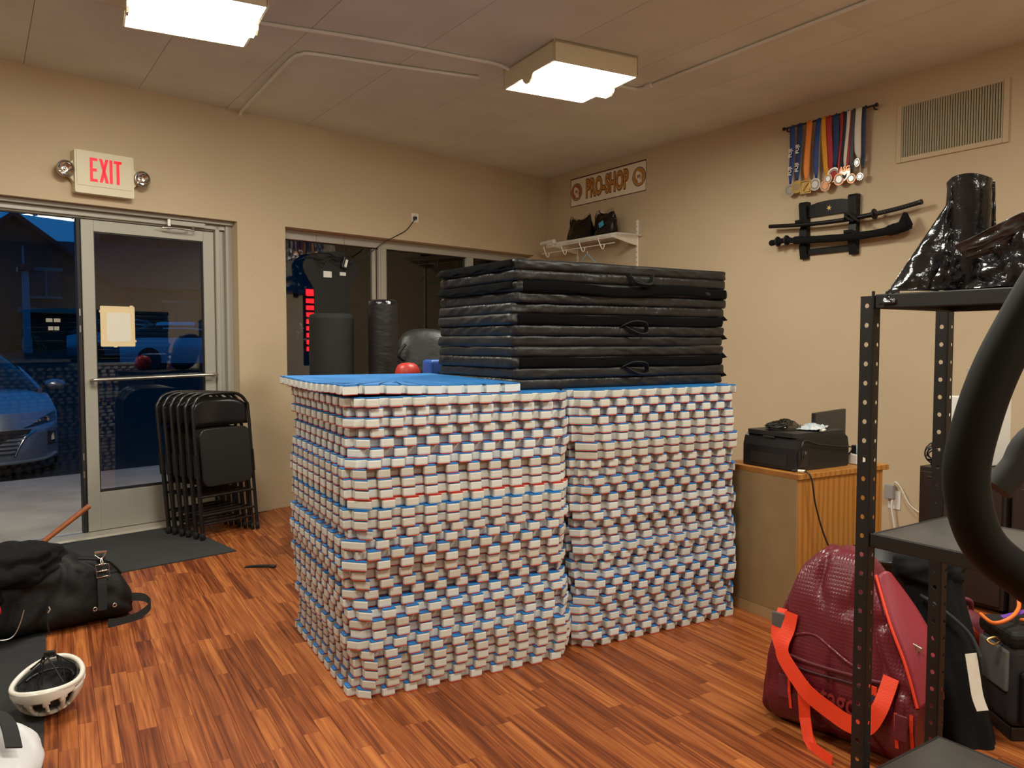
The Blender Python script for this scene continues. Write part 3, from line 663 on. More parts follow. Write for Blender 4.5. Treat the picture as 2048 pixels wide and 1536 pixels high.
for mi in range(3):
    base = 30 * H + .001 + (2 - mi) * 4 * PH
    offx = (.012, -.004, 0)[mi]; offy = (-.012, .006, 0)[mi]
    fm = thing('folded_gym_mat', names[mi] + ' of three folded black vinyl gym mats on the foam stacks', 'gym mat', (1.985 + offx, 2.945 + offy, base), -2.6 + (.3, -.4, 0)[mi], 'folded gym mats on the foam stacks')
    for pi_ in range(4):
        o = panel_mesh(mi * 4 + pi_, None).obj('panel', M_VINYL if (mi + pi_) % 2 else M_VINYL2, fm); o.location = ((.0, .006, -.004, .003)[pi_], (.004, -.004, .0, .003)[pi_], pi_ * PH)
    # velcro band on the long side
    lv = (1, 2, 2)[mi]
    zz = lv * PH
    def vel(u, v, z=zz, mi=mi):
        x = .03 + u * (FW - .06); sag = (.012 * math.sin(u * 9 + 1) * math.sin(u * 3) if mi == 0 else .003 * math.sin(u * 14))
        return (x, -.0035 - (.002 * math.sin(v * math.pi)) - (.008 * abs(math.sin(u * 7)) if mi == 0 else 0), z + v * PH * .95 + sag)
    MB().grid(vel, 50, 5).obj('velcro_strip', M_VELCRO, fm, solid=.003)
    # velcro flap on the short side
    def vf(u, v, z=zz, mi=mi):
        y = .03 + u * (FD - .06); return (-.006 - .012 * abs(math.sin(u * 11 + mi)) * v - (.02 * v * (u > .9)), y, z + PH * (.9 - v * .75) + .006 * math.sin(u * 20 + mi) * v)
    if mi == 0:
        MB().grid(vf, 40, 4).obj('side_flap', M_VELCRO, fm, solid=.003)
        MB().grid(lambda u, v: vf(u, v, zz + 2 * PH), 40, 4).obj('side_flap', M_VELCRO, fm, solid=.003)
    # carry handles
    hx = FW * .50
    if mi == 0: path = [(hx - .03, -.006, PH * 3.1), (hx + .0, -.02, PH * 2.2), (hx + .06, -.03, PH * 2.0), (hx + .10, -.02, PH * 2.15), (hx + .12, -.006, PH * 3.1)]
    else: path = [(hx - .05, -.006, PH * 1.9), (hx + .0, -.03, PH * 2.35), (hx + .07, -.035, PH * 2.25), (hx + .10, -.02, PH * 1.7), (hx + .10, -.004, PH * 1.35)]
    MB().ribbon(smooth_path(path, 6), .028, (0.1, -.9, .4), .005).obj('handle', M_WEB, fm)
    path = [(hx - .03, -.005, PH * 1.9), (hx + .0, -.02, PH * 1.5), (hx + .05, -.03, PH * 1.15), (hx + .10, -.022, PH * 1.3), (hx + .11, -.004, PH * 1.75)]
    MB().ribbon(smooth_path([(x, y, z + (PH * .9 if mi == 0 else 0)) for x, y, z in path], 6), .026, (0.1, -.9, .4), .005).obj('handle', M_WEB, fm)
    for zt in (1.0, 3.0) if mi else ():
        MB().add([(FW - .005, .02, zt * PH - .018), (FW - .005, .02, zt * PH + .018), (FW + .03, .015, zt * PH - .012), (FW - .005, .14, zt * PH - .018), (FW - .005, .14, zt * PH + .015), (FW + .025, .12, zt * PH - .008)], [(0, 1, 2), (3, 5, 4), (0, 2, 5, 3), (1, 4, 5, 2), (0, 3, 4, 1)]).obj('velcro_tab', M_VELCRO, fm)

# ------------------------------------------------------------------ folding chairs standing folded by the door
def chair_meshes():
    W_ = .46; Ht = 1.03; d = {}
    fr = []
    for x, sx in ((0, 1),):
        pass
    U = [(-W_ / 2, 0, 0.012), (-W_ / 2, 0, .5), (-W_ / 2, 0, .90), (-W_ / 2 + .012, 0, .955), (-W_ / 2 + .05, 0, 1.005), (-W_ / 2 + .11, 0, Ht), (0, 0, Ht + .004)]
    U2 = [(-x, y, z) for x, y, z in reversed(U[:-1])]
    d['frame'] = (MB().tube(smooth_path(U + U2, 4), .0125, 8), M_CHAIR)
    # rear leg loop, folded just behind
    V = [(-W_ / 2 + .026, .026, 0.012), (-W_ / 2 + .026, .026, .30), (-W_ / 2 + .026, .022, .56)]
    d['stretcher'] = (MB().tube([(-W_ / 2 + .026, .026, .10), (W_ / 2 - .026, .026, .10)], .009, 8), M_CHAIR)
    # backrest: curved metal panel
    def bk(u, v):
        x = (u - .5) * (W_ - .02); z = .80 + v * (.205 - .06 * abs(2 * u - 1) ** 4); return (x, .008 + .03 * (1 - (2 * u - 1) ** 2), z)
    d['backrest'] = (MB().grid(bk, 16, 6), M_CHAIR)
    # seat pan
    pts = rr(.40, .40, .05, 5, 0, .575); b = MB()
    b.prism(pts, -.030, -.012, lambda p, dd: (p[0], dd, p[1]))
    d['seat'] = (b, mat('black_seat_pan', (0.016, 0.015, 0.014), 0.38))
    d['seat_rim'] = (MB().tube([(x, -.022, z) for x, z in pts], .008, 6, closed=True), M_CHAIR)
    for sx in (-1, 1):
        d['rubber_foot%d' % sx] = (MB().lathe([(.0, 0), (.015, 0), (.016, .045), (.012, .05)], c=(sx * W_ / 2, 0, 0), n=10), M_TYRE)
        d['rubber_foot%d' % (sx * 2)] = (MB().lathe([(0, 0), (.013, 0), (.014, .04), (.011, .045)], c=(sx * (W_ / 2 - .026), .026, 0), n=10), M_TYRE)
        d['hinge_bracket%d' % sx] = (MB().box((sx * W_ / 2 - .006, -.02, .44), (sx * W_ / 2 + .006, .03, .60)), M_CHAIR)
        d['rear_leg%d' % sx] = (MB().tube([(sx * x, y, z) for x, y, z in V], .011, 8), M_CHAIR)
    for i, z in enumerate((.17, .30)): d['cross_bar%d' % i] = (MB().tube([(-W_ / 2, 0, z), (W_ / 2, 0, z)], .009, 8), M_CHAIR)
    return {k: (b.mesh(k.rstrip('-0123456789')), m) for k, (b, m) in d.items()}
CHM = chair_meshes()
for k, (me, m) in CHM.items(): me.materials.append(m)
cw = ['frontmost', 'second', 'third', 'fourth', 'fifth', 'rearmost']
cdir = Vector((-.142, .327, 0)).normalized()
for i, dd in enumerate((0, .078, .158, .238, .316, .394)):
    p = Vector((1.31, 5.866, .0078)) + Vector((math.cos(R(20)), math.sin(R(20)), 0)) * .225 + cdir * dd
    t = thing('folding_chair', cw[i] + ' of six folded black metal chairs leaning by the door' + (', on the entry mat' if i == 0 else ''), 'folding chair', p, 20, 'folded chairs by the door')
    t.rotation_euler = (R(-6 - i * .35), 0, R(20 + (0, 1.5, -1, 1, -1.2, .5)[i]))
    for k, (me, m) in CHM.items(): link(k.rstrip('-0123456789'), me, None, t, solid=(.003 if k == 'backrest' else 0))

# ------------------------------------------------------------------ floor coverings
o = MB().prism([(-.9, 5.14), (.545, 5.30), (1.43, 5.46), (1.28, 6.46), (.5, 6.33), (-.9, 6.03)], .0004, .0075).obj('entry_mat', M_RUG, bevel=.002); tag(o, 'dark grey ribbed entry mat lying inside the glass door', 'door mat')
o = MB().prism([(-1.2, 1.2), (.055, 1.2), (.15, 3.0), (.235, 4.18), (.27, 4.75), (-1.2, 4.85)], .0004, .009).obj('rubber_tile', M_RUBBER, bevel=.002); tag(o, 'black rubber flooring sheet under the white helmet at left', 'rubber mat')
fl = thing('flat_strap', 'short flat black strap lying on the bare wood floor', 'strap', (1.45, 4.98, 0), -34)
MB().ribbon([(-.095, 0, .004), (-.03, .004, .010), (.05, 0, .012), (.095, 0, .005)], .03, (0, 1, 0), .006).obj('webbing', M_WEB, fl)
MB().box((.06, -.018, .001), (.095, .018, .014)).obj('clip', M_BLACK, fl, bevel=.003)

# ------------------------------------------------------------------ right wall: PRO-SHOP banner
def wall2(name, label, cat, y, z, group=None):
    # local x runs towards the camera side (-y world), local y points into the wall (+x world), z up
    return thing(name, label, cat, (X2, y, z), -90, group)
sg = wall2('pro_shop_sign', 'cream PRO-SHOP vinyl banner with two round emblems on wall', 'sign', 6.365, 2.875)
SW, SH = 1.19, .31
MB().box((-SW / 2, -.004, 0), (SW / 2, -.001, SH)).obj('banner', M_SIGN, sg)
for z0, z1 in ((.003, .012), (SH - .016, SH - .003)): MB().box((-SW / 2 + .004, -.0055, z0), (SW / 2 - .004, -.004, z1)).obj('border', M_SGBR, sg)
for x0, x1 in ((-SW / 2 + .004, -SW / 2 + .010), (SW / 2 - .010, SW / 2 - .004)): MB().box((x0, -.0055, .003), (x1, -.004, SH - .003)).obj('border', M_SGBR, sg)
RX = Matrix.Rotation(R(90), 4, 'X')
def put_text(parent, name, body, size, x, z, y, m, offset=0, sx=1.0, rot=0, extrude=.0006):
    me = text_mesh(body, size, extrude, offset, sx); me.transform(Matrix.Translation((x, y, z)) @ RX @ Matrix.Rotation(R(rot), 4, 'Z')); me.materials.clear(); me.materials.append(m)
    return link(name, me, None, parent)
put_text(sg, 'lettering_outline', 'PRO-SHOP', .255, 0.0, SH / 2, -.0050, M_SGBR, .0165, .545)
put_text(sg, 'lettering', 'PRO-SHOP', .255, 0.0, SH / 2, -.0064, M_SGOR, .0075, .545)
WIS = [(-.32, .42), (-.1, .52), (-.02, .40), (.22, .30), (.36, .1), (.30, -.05), (.34, -.5), (-.08, -.52), (-.14, -.28), (-.36, -.08), (-.40, .12)]
for sx in (-1, 1):
    cx = sx * .488; r0 = .094
    e_ = MB().prism(circ(r0, 36, cx, SH / 2), -.0055, -.004, lambda p, d: (p[0], d, p[1])).obj('emblem', M_SGBR, sg)
    MB().prism(circ(r0 * .93, 36, cx, SH / 2), -.0061, -.0055, lambda p, d: (p[0], d, p[1])).obj('ring', mat('banner_tan', (.42, .30, .17), .6), e_)
    MB().prism(circ(r0 * .83, 36, cx, SH / 2), -.0067, -.0061, lambda p, d: (p[0], d, p[1])).obj('disc', M_SGOR2 if sx < 0 else M_SGOR, e_)
    MB().prism([(cx + x * r0 * 1.25, SH / 2 + z * r0 * 1.25) for x, z in reversed(WIS)], -.0073, -.0067, lambda p, d: (p[0], d, p[1])).obj('state_shape', M_SIGN, e_)
    put_text(e_, 'initials', 'WJ', .05, cx, SH / 2, -.0076, M_SGBR, .001, .8)

# wire shelf on slotted standards
ws = wall2('wire_shelf', 'white wire shelf on slotted standards below the PRO-SHOP banner', 'shelf', 6.36, 2.44)
for x in (.47, -.47):
    st = MB().box((x - .014, -.014, -1.0), (x + .014, -.001, .17 if x > 0 else .02)).obj('standard', M_WIRE, ws, bevel=.002, seg=1)
    for k in range(22):
        MB().box((x - .003, -.0148, -.95 + k * .05), (x + .003, -.014, -.935 + k * .05)).obj('slot', M_ALUD, st)
    MB().prism([(-.36, .0), (-.014, .012), (-.014, -.075), (-.05, -.075), (-.34, -.016)], x - .005, x + .005, lambda p, d: (d, p[0], p[1])).obj('bracket', M_WIRE, ws)
for k in range(56):
    x = -.56 + k * 1.10 / 55
    MB().tube([(x, -.02, .018), (x, -.345, .018), (x, -.352, .012), (x, -.352, -.02)], .0024, 4, caps=False).obj('cross_wire', M_WIRE, ws)
for y, z in ((-.03, .012), (-.19, .012), (-.345, .012), (-.352, -.022)): MB().tube([(-.565, y, z), (.55, y, z)], .0034, 6).obj('long_rod', M_WIRE, ws)
MB().tube([(-.68, -.33, -.075), (.50, -.33, -.075)], .0045, 6).obj('hang_rod', M_WIRE, ws)
for x in (-.60, -.30, .0, .30):
    MB().tube(smooth_path([(x - .02, -.352, -.005), (x - .01, -.345, -.045), (x + .01, -.335, -.10), (x + .03, -.33, -.118), (x + .05, -.332, -.10), (x + .055, -.335, -.075)], 4), .0055, 6).obj('hook', M_WIRE, ws)
cl = thing('cardboard_tube', 'rolled label tube lying on the left end of the wire shelf', 'tube', (5.12, 6.95, 2.478), 0)
MB().tube([(0, -.13, 0), (.02, .13, 0)], .022, 14).obj('roll', M_PAPER, cl)
MB().tube([(.0205, .131, 0), (.021, .137, 0)], .023, 14).obj('end_cap', mat('red_brown_cap', (.12, .03, .02), .5), cl)
# bagged black garments
for i, (y, z, w_, h_, lean, lab) in enumerate(((6.50, 2.462, .36, .24, -12, 'clear bag of folded black garments on wire shelf, nearer the corner'), (6.16, 2.462, .32, .25, 6, 'clear bag of folded black garments with blue tag on wire shelf'))):
    t = wall2('bagged_garment', lab, 'garment bag', y, z, 'bagged garments on the wire shelf'); t.location.x = 5.22 + .04 * i
    def gf(u, v, w_=w_, h_=h_, i=i):
        a = u * 2 * math.pi; k = 1 - .75 * v ** 2.2
        return (math.cos(a) * w_ * .5 * (1 - .22 * v) + .05 * v * (1 if i else -1) * 0, math.copysign(abs(math.sin(a)) ** .6, math.sin(a)) * .06 * k + .012 * nz((math.cos(a), math.sin(a), v * 3), 2.2, i), v * h_ * .82 * (1 + .12 * math.cos(a * 2 + i)) + .01)
    MB().grid(gf, 36, 14, closeu=True).obj('garment', M_CLOTH, t)
    def bf(u, v, gf=gf, h_=h_):
        p = gf(u, v); q = Vector((p[0] * 1.06, p[1] * 1.12, p[2] * 1.16 + .0)); q.x += .008 * nz(q * 14, 1, 4); q.y += .008 * nz(q * 14, 1, 5); q.z = max(q.z, .002); return q
    MB().grid(bf, 40, 16, closeu=True).obj('poly_bag', M_CLEAR, t)
    if i: MB().box((.02, -.068, .08), (.09, -.064, .13), Matrix.Rotation(R(-20), 4, 'Y')).obj('blue_tag', mat('cyan_tag', (.05, .32, .5), .4), t)
# blue hanger
hg = wall2('clothes_hanger', 'pale blue plastic clothes hanger hanging under the wire shelf', 'hanger', 6.27, 2.10); hg.location.x = 5.12
MB().tube(smooth_path([(.012, 0, .255), (.0, 0, .272), (-.014, 0, .262), (-.012, 0, .24), (0, 0, .22), (0, 0, .19)], 5), .003, 6).obj('hook', M_STEEL, hg)
MB().tube(smooth_path([(-.19, 0, .05), (-.1, 0, .12), (-.03, 0, .175), (0, 0, .19), (.03, 0, .175), (.1, 0, .12), (.19, 0, .05), (.17, 0, .035), (0, 0, .03), (-.17, 0, .035), (-.19, 0, .05)], 4), .006, 7).obj('body', mat('pale_blue_plastic', (.22, .42, .5), .35), hg)

# ------------------------------------------------------------------ vent grille
vg = wall2('vent_grille', 'large wall vent with beige frame and vertical slats', 'vent', 2.865, 2.667)
V0, V1 = -.335, .335
fr = [(-.37, -.335), (.335, .37)]
for x0, x1 in fr: MB().box((x0, -.014, 0), (x1, -.001, .40)).obj('frame', M_WALL, vg, bevel=.004)
for z0, z1 in ((0, .035), (.385, .40)): MB().box((-.335, -.014, z0), (.335, -.001, z1)).obj('frame', M_WALL, vg, bevel=.004)
MB().box((-.335, -.003, .035), (.335, -.001, .385)).obj('duct', M_VENTD, vg)
sm_ = MB().box((-.0055, -.0012, .035), (.0055, .0012, .385), Matrix.Rotation(R(48), 4, 'Z')).mesh('slat'); sm_.materials.append(M_VENT)
for k in range(40):
    o = link('slat', sm_, None, vg); o.location = (-.328 + k * .656 / 39, -.0095, 0)

# ------------------------------------------------------------------ medal rack and medals
mr = wall2('medal_rack', 'thin black medal bar mounted on the right wall', 'medal rack', 3.765, 3.105)
MB().tube([(-.39, -.045, 0), (.39, -.045, 0)], .007, 8).obj('bar', M_BLKM, mr)
for x in (-.37, .37): MB().tube([(x, -.001, -.02), (x, -.03, -.022), (x, -.045, 0)], .006, 6).lathe([(.0, 0), (.014, 0), (.014, .012), (0, .014)], c=(x + (.018 if x > 0 else -.018), -.045, 0), n=10, M=Matrix.Rotation(R(90 if x > 0 else -90), 4, 'Y')).obj('bracket', M_BLKM, mr)
rb = lambda n, c: mat('ribbon_' + n, c, .6, bump=.15, bscale=300)
NAVY = rb('navy', (.012, .035, .13)); BLUE = rb('blue', (.015, .05, .22)); ORNG = rb('orange', (.85, .25, .03)); GOLDR = rb('gold', (.75, .33, .01)); REDR = rb('red', (.42, .02, .025)); WHT = rb('white', (.75, .72, .62)); BLK = rb('black', (.015, .012, .015)); GRY = rb('dark_grey', (.06, .06, .07))
MED = [  # y top, y disc, z disc, ribbon materials (stripes), width, disc mat, r, style, label
 (4.076, 4.085, 2.611, [BLUE], .046, M_SILV, .047, 'ring', 'silver medal on blue FUJI lettered ribbon, leftmost on the bar'),
 (4.006, 4.015, 2.625, [NAVY], .050, M_GOLD, .050, 'bars', 'gold medal on navy FUJI lettered ribbon, second on the bar'),
 (3.925, 3.935, 2.612, [ORNG], .050, M_GOLD, .050, 'square', 'square gold medal on a bright orange ribbon'),
 (3.836, 3.853, 2.618, [BLUE], .042, M_SILV, .047, 'ring', 'round silver medal on plain blue ribbon beside the orange one'),
 (3.790, 3.765, 2.595, [GOLDR], .046, M_BRNZ, .046, 'octagon', 'bronze octagonal medal on golden yellow ribbon'),
 (3.745, 3.735, 2.640, [REDR], .048, M_BRNZ, .034, 'ring', 'small bronze medal on plain red ribbon'),
 (3.692, 3.697, 2.664, [NAVY], .055, M_SILV, .055, 'ring', 'large silver medal with red centre on wide navy ribbon'),
 (3.632, 3.646, 2.622, [REDR, BLK], .040, M_BRNZ, .045, 'ring', 'dull bronze medal on narrow red and black ribbon'),
 (3.590, 3.600, 2.646, [NAVY, WHT, REDR], .085, M_SILV, .045, 'shield', 'silver ASG shield medal on navy white red striped ribbon'),
 (3.545, 3.548, 2.612, [GRY], .030, M_BRNZ, .036, 'ring', 'copper medal on thin grey ribbon'),
 (3.502, 3.505, 2.720, [WHT], .066, M_SILV, .030, 'oval', 'small oval medal on wide cream white ribbon'),
 (3.452, 3.474, 2.612, [BLK, NAVY], .032, M_SILV, .027, 'ring', 'small silver medal on black and navy ribbon, rightmost on bar')]
for i, (yt, yd, zd, rm, wd, dm, rd, style, lab) in enumerate(MED):
    t = wall2('medal', lab, 'medal', yd, zd, 'medals on the wall bar')
    off = -(yt - yd); L_ = 3.112 - zd; yy = -.052 + (-.004 if i % 2 else 0)
    n = len(rm); sw_ = wd / n
    for k, m in enumerate(rm):
        xx = (k - (n - 1) / 2) * sw_
        def rf(u, v, xx=xx, sw_=sw_, off=off, L_=L_, rd=rd, yy=yy, i=i):
            z = L_ - v * (L_ - rd * .95); taper = 1 if v < .82 else 1 - (v - .82) / .18 * .62
            x = off * (1 - v) + (xx + (u - .5) * sw_) * taper + .006 * math.sin(v * 3 + i)
            return (x, yy + .008 * math.sin(v * 4 + i + u) * v + (.004 if v > .9 else 0), z)
        r_ = MB().grid(rf, 5, 14).obj('ribbon', m, t, solid=.0016)
        if i < 2:
            for zt in (.10, .24): put_text(r_, 'lettering', 'FUJI', .042, off * (zt / L_) , rd + zt, yy - .012 - (.004 if i else 0), M_WHITE, .001, 1.0, rot=90)
    MB().tube([(off, -.045, L_ - .012), (off, yy - .003, L_ + .002), (off, -.045, L_ + .008), (off, -.036, L_ + .0)], .003, 5).obj('loop', rm[0], t)
    if style == 'square': pts = [(-rd, -rd), (rd, -rd * 1.05), (rd * .98, rd * .98), (-rd * 1.0, rd)]
    elif style == 'octagon': pts = circ(rd, 8)
    elif style == 'shield': pts = [(-rd, rd * .9), (rd, rd * .9), (rd * .95, -.1 * rd), (0, -rd), (-rd * .95, -.1 * rd)][::-1]
    elif style == 'oval': pts = [(x * .75, z) for x, z in circ(rd, 20)]
    else: pts = circ(rd, 28)
    yd_ = yy - .006 - (i % 3) * .0035
    d_ = MB().prism(pts, yd_, yd_ + .004, lambda p, d: (p[0], d, p[1])).obj('medal_disc', dm, t, bevel=.0012, seg=1)
    if style in ('ring', 'oval', 'octagon'):
        MB().prism([(x * .82, z * .82) for x, z in pts], yd_ - .0006, yd_, lambda p, d: (p[0], d, p[1])).obj('recess', mat('medal_recess', (.30, .25, .2), .5, metal=.5), d_)
        MB().prism([(x * .55, z * .55) for x, z in pts], yd_ - .002, yd_ - .0006, lambda p, d: (p[0], d, p[1])).obj('centre', REDR if i == 6 else (M_SILV if i % 2 else dm), d_)
    elif style == 'bars':
        for k in range(4): MB().box((-.03 + k * .016, yd_ - .0015, -.022), (-.022 + k * .016, yd_, .022)).obj('raised_bar', M_BLK if False else mat('medal_recess', (.3, .25, .2)), d_)
    elif style == 'square':
        MB().tube([(-rd * .8, yd_ - .002, -rd * .8), (rd * .8, yd_ - .002, -rd * .8), (rd * .8, yd_ - .002, rd * .8), (-rd * .8, yd_ - .002, rd * .8)], .004, 6, closed=True).tube([(-.02, yd_ - .002, -.03), (.0, yd_ - .003, .0), (.025, yd_ - .002, .03)], .007, 6).obj('relief', M_GOLD, d_)
    elif style == 'shield':
        put_text(d_, 'lettering', 'ASG', .05, 0, rd * .95, yd_ - .0012, M_BRNZ, .002, .95)
        MB().prism([(-.02, .01), (0, -.005), (.02, .01), (.012, -.02), (0, -.032), (-.012, -.02)], yd_ - .0015, yd_, lambda p, d: (p[0], d, p[1])).obj('relief', BLK, d_)

# ------------------------------------------------------------------ sword rack and two swords
kr = wall2('sword_rack', 'black wooden two-tier sword rack with gold emblem on wall', 'sword rack', 3.754, 2.06)
for x in (-.212, .212):
    pts = [(0, 0), (-.03, 0), (-.05, .10), (-.03, .13), (-.10, .15), (-.105, .175), (-.05, .165), (-.045, .22), (-.03, .26), (-.10, .275), (-.105, .30), (-.045, .29), (-.06, .42), (-.05, .44), (0, .44)]
    MB().prism(pts, x - .032, x + .032, lambda p, d: (d, p[0] - .001, p[1])).obj('upright', M_SWORD, kr, bevel=.003)
    for z in (.03, .09, .36, .41):
        MB().lathe([(0, 0), (.003, 0), (.003, .0012), (0, .0012)], c=(.2445 if x > 0 else x + .033, -.02, z), n=6, M=Matrix.Rotation(R(90), 4, 'Y')).obj('rivet', M_STEEL, kr)
tb_ = MB().prism([(-.18, .32), (.18, .32), (.18, .41), (.1, .425), (0, .43), (-.1, .425), (-.18, .41)], -.022, -.006, lambda p, d: (p[0], d, p[1])).obj('top_board', M_SWORD, kr, bevel=.002, seg=1)
MB().box((-.18, -.022, .03), (.18, -.006, .075)).obj('bottom_board', M_SWORD, kr, bevel=.002, seg=1)
em = MB()
for k in range(6):
    a = R(60 * k); em.prism([(.0 + math.cos(a) * .008 - math.sin(a) * .004, .37 + math.sin(a) * .008 + math.cos(a) * .004), (math.cos(a) * .008 + math.sin(a) * .004, .37 + math.sin(a) * .008 - math.cos(a) * .004), (math.cos(a + .2) * .024, .37 + math.sin(a + .2) * .024)], -.0235, -.022, lambda p, d: (p[0], d, p[1]))
em.prism(circ(.011, 12, 0, .37), -.024, -.022, lambda p, d: (p[0], d, p[1])); em.obj('gold_emblem', M_GOLD, tb_)
def ypath(pts, x): return [(-(y - 3.64), x, z) for y, z in pts]
k1 = wall2('katana', 'black lacquered sword with round guard on the upper rack tier', 'sword', 3.64, 0)
s1 = smooth_path(ypath([(4.252, 2.344), (3.9, 2.318), (3.58, 2.312), (3.36, 2.322)], -.083), 8)
MB().tube(s1, [.016 + .002 * i / len(s1) for i in range(len(s1))], 10).obj('scabbard', M_SWORD, k1)
h1 = smooth_path(ypath([(3.33, 2.324), (3.17, 2.338), (3.02, 2.358)], -.083), 8)
hd_ = MB().tube(h1, .0165, 10).obj('handle', M_WEB, k1)
for j in range(1, len(h1) - 1, 1):
    MB().tube([Vector(h1[j]) + Vector((-.006, -.0165, .008)), Vector(h1[j]) + Vector((.006, -.0165, -.008))], .003, 4).obj('wrap', mat('wrap_cord', (.05, .045, .04), .8), hd_)
MB().lathe([(0, -.004), (.038, -.004), (.040, 0), (.038, .004), (0, .004)], c=ypath([(3.345, 2.323)], -.083)[0], n=22, M=Matrix.Rotation(R(87), 4, 'Y')).obj('guard', M_BLKM, k1)
MB().tube([Vector(h1[-1]), Vector(h1[-1]) + Vector((.02, 0, .003))], .0185, 10).obj('pommel', M_BLKM, k1)
kb = MB()
for a in ((-.02, -.02, .0), (.01, -.025, .015), (.035, -.022, -.01)): kb.tube(smooth_path([Vector(ypath([(3.55, 2.314)], -.083)[0]) + Vector(a), Vector(ypath([(3.53, 2.33)], -.10)[0]) + Vector(a), Vector(ypath([(3.50, 2.31)], -.11)[0]) + Vector(a), Vector(ypath([(3.47, 2.29)], -.095)[0]) + Vector(a)], 4), .009, 6)
kb.obj('cord_knot', M_WEB, k1)
k2 = wall2('bagged_sword', 'sword in black cloth bag tied shut on the lower rack tier', 'sword', 3.64, 0)
s2 = smooth_path(ypath([(4.24, 2.208), (4.10, 2.216), (3.97, 2.204), (3.58, 2.183), (3.3, 2.186), (3.15, 2.204), (3.085, 2.222)], -.088), 7)
MB().tube(s2, [.020 + .010 * abs(nz((i * .35, 0, 0))) + (.008 if i / len(s2) > .3 else 0) + (.010 if i / len(s2) > .7 else 0) for i in range(len(s2))], 10).obj('cloth_bag', M_CLOTH, k2)
q = Vector(s2[-1])
MB().prism([(q.x - .06, q.z + .02), (q.x + .0, q.z - .03), (q.x + .02, q.z - .005), (q.x - .025, q.z + .085)], -.112, -.07, lambda p, d: (p[0], d, p[1])).obj('bag_flap', M_CLOTH, k2, bevel=.006)
for j in (4, 8): MB().tube([Vector(s2[j]) + Vector((0, -.03 * math.cos(a), .032 * math.sin(a))) for a in [k * math.pi / 5 for k in range(10)]], .010, 6, closed=True).obj('tie_cord', M_WEB, k2)

# ------------------------------------------------------------------ outlet low on the right wall with white adapter
oo = wall2('wall_outlet', 'white wall outlet low on right wall beside the oak cabinet', 'outlet', 3.19, .20)
MB().prism(rr(.09, .13, .008, 3, 0, .08), -.006, -.0005, lambda p, d: (p[0], d, p[1])).obj('cover_plate', M_WHITE, oo, bevel=.002)
pa = wall2('power_adapter', 'grey plug-in adapter with white cord hanging at low outlet', 'adapter', 3.19, .20)
MB().box((-.055, -.045, .09), (.01, -.007, .19)).obj('body', mat('grey_plastic', (.32, .31, .29), .5), pa, bevel=.004)
MB().tube(smooth_path([(.0, -.03, .09), (.0, -.035, .02), (.02, -.03, -.1), (.03, -.03, -.192)], 5), .008, 6).obj('cord', M_WHITE, pa)
MB().tube(smooth_path([(.0, -.02, .19), (.02, -.03, .215), (.06, -.03, .18), (.12, -.03, .08), (.2, -.04, .03), (.3, -.05, .0)], 6), .004, 6).obj('cable', M_WHITE, pa)

# ------------------------------------------------------------------ oak cabinet with its tan back towards the mats
cb_ = thing('oak_cabinet', 'small oak veneer cabinet with tan hardboard back panel', 'cabinet', (3.30, 2.425, 0), -4.0)
CW, CD, CH = .66, .50, .765
MB().box((.006, .0, .0), (CW - .01, .02, CH - .028)).obj('side_panel', M_OAK, cb_, bevel=.002, seg=1)
MB().box((.006, CD - .02, .0), (CW - .01, CD, CH - .028)).obj('side_panel', M_OAK, cb_)
MB().box((0, .003, .06), (.006, CD - .003, CH - .015)).obj('back_panel', M_HARDB, cb_)
MB().box((0.001, .003, .0), (.012, CD - .003, .058)).obj('plinth', mat('tan_plinth', (.42, .29, .14), .5), cb_)
MB().box((-.002, -.008, CH - .028), (CW + .03, CD + .005, CH)).obj('top', M_OAK, cb_, bevel=.003)
MB().box((CW - .012, .02, .03), (CW, CD - .02, CH - .03)).obj('door', M_OAK, cb_)
MB().box((.006, .02, .03), (CW - .012, CD - .02, .05)).obj('bottom_shelf', M_OAK, cb_)
# cable hanging over the front
cc = thing('black_cable', 'thin black cable draped down the front of the oak cabinet', 'cable', (3.43, 2.40, CH), 0)
MB().tube(smooth_path([(-.10, .08, .01), (-.085, .02, .012), (-.075, -.012, -.02), (-.05, -.02, -.15), (-.0, -.035, -.30), (.05, -.06, -.42), (.07, -.08, -.50)], 6), .0045, 6).obj('cord', M_BLACK, cc)
MB().tube([(-.095, .05, .012), (-.082, .02, .012)], .007, 6).obj('white_clip', M_WHITE, cc)

# printer
pr = thing('printer', 'black inkjet printer sitting on the oak cabinet', 'printer', (3.345, 2.475, CH + .001), -2.0)
PWd, PDp, PHt = .42, .33, .185
body = [(0, 0), (.0, .11), (.012, .155), (.03, .165), (PWd - .03, .165), (PWd - .01, .15), (PWd, .10), (PWd, .01), (PWd - .01, 0)]
MB().prism(body, 0, PDp, lambda p, d: (p[0], d, p[1])).obj('body', M_BLACK, pr, bevel=.008)
MB().prism(rr(PWd - .02, PDp - .02, .02, 4, PWd / 2, PDp / 2), .165, .187, lambda p, d: (p[0], p[1], d)).obj('scanner_lid', mat('black_satin', (.016, .016, .016), .5), pr, bevel=.006)
MB().box((-.004, .05, .02), (.002, PDp - .05, .075)).obj('paper_slot', M_ALUD, pr)
MB().box((-.006, .13, .155), (.004, .2, .164)).obj('lid_grip', M_ALUD, pr, bevel=.002)
MB().box((.02, -.004, .02), (.09, .002, .10)).obj('port_recess', M_ALUD, pr)
for k in range(4): MB().box((.03 + .012 * k, -.007, .03 + .018 * k), (.04 + .012 * k, -.003, .042 + .018 * k)).obj('plug', M_STEEL if k % 2 else M_BLACK, pr, bevel=.001, seg=1)
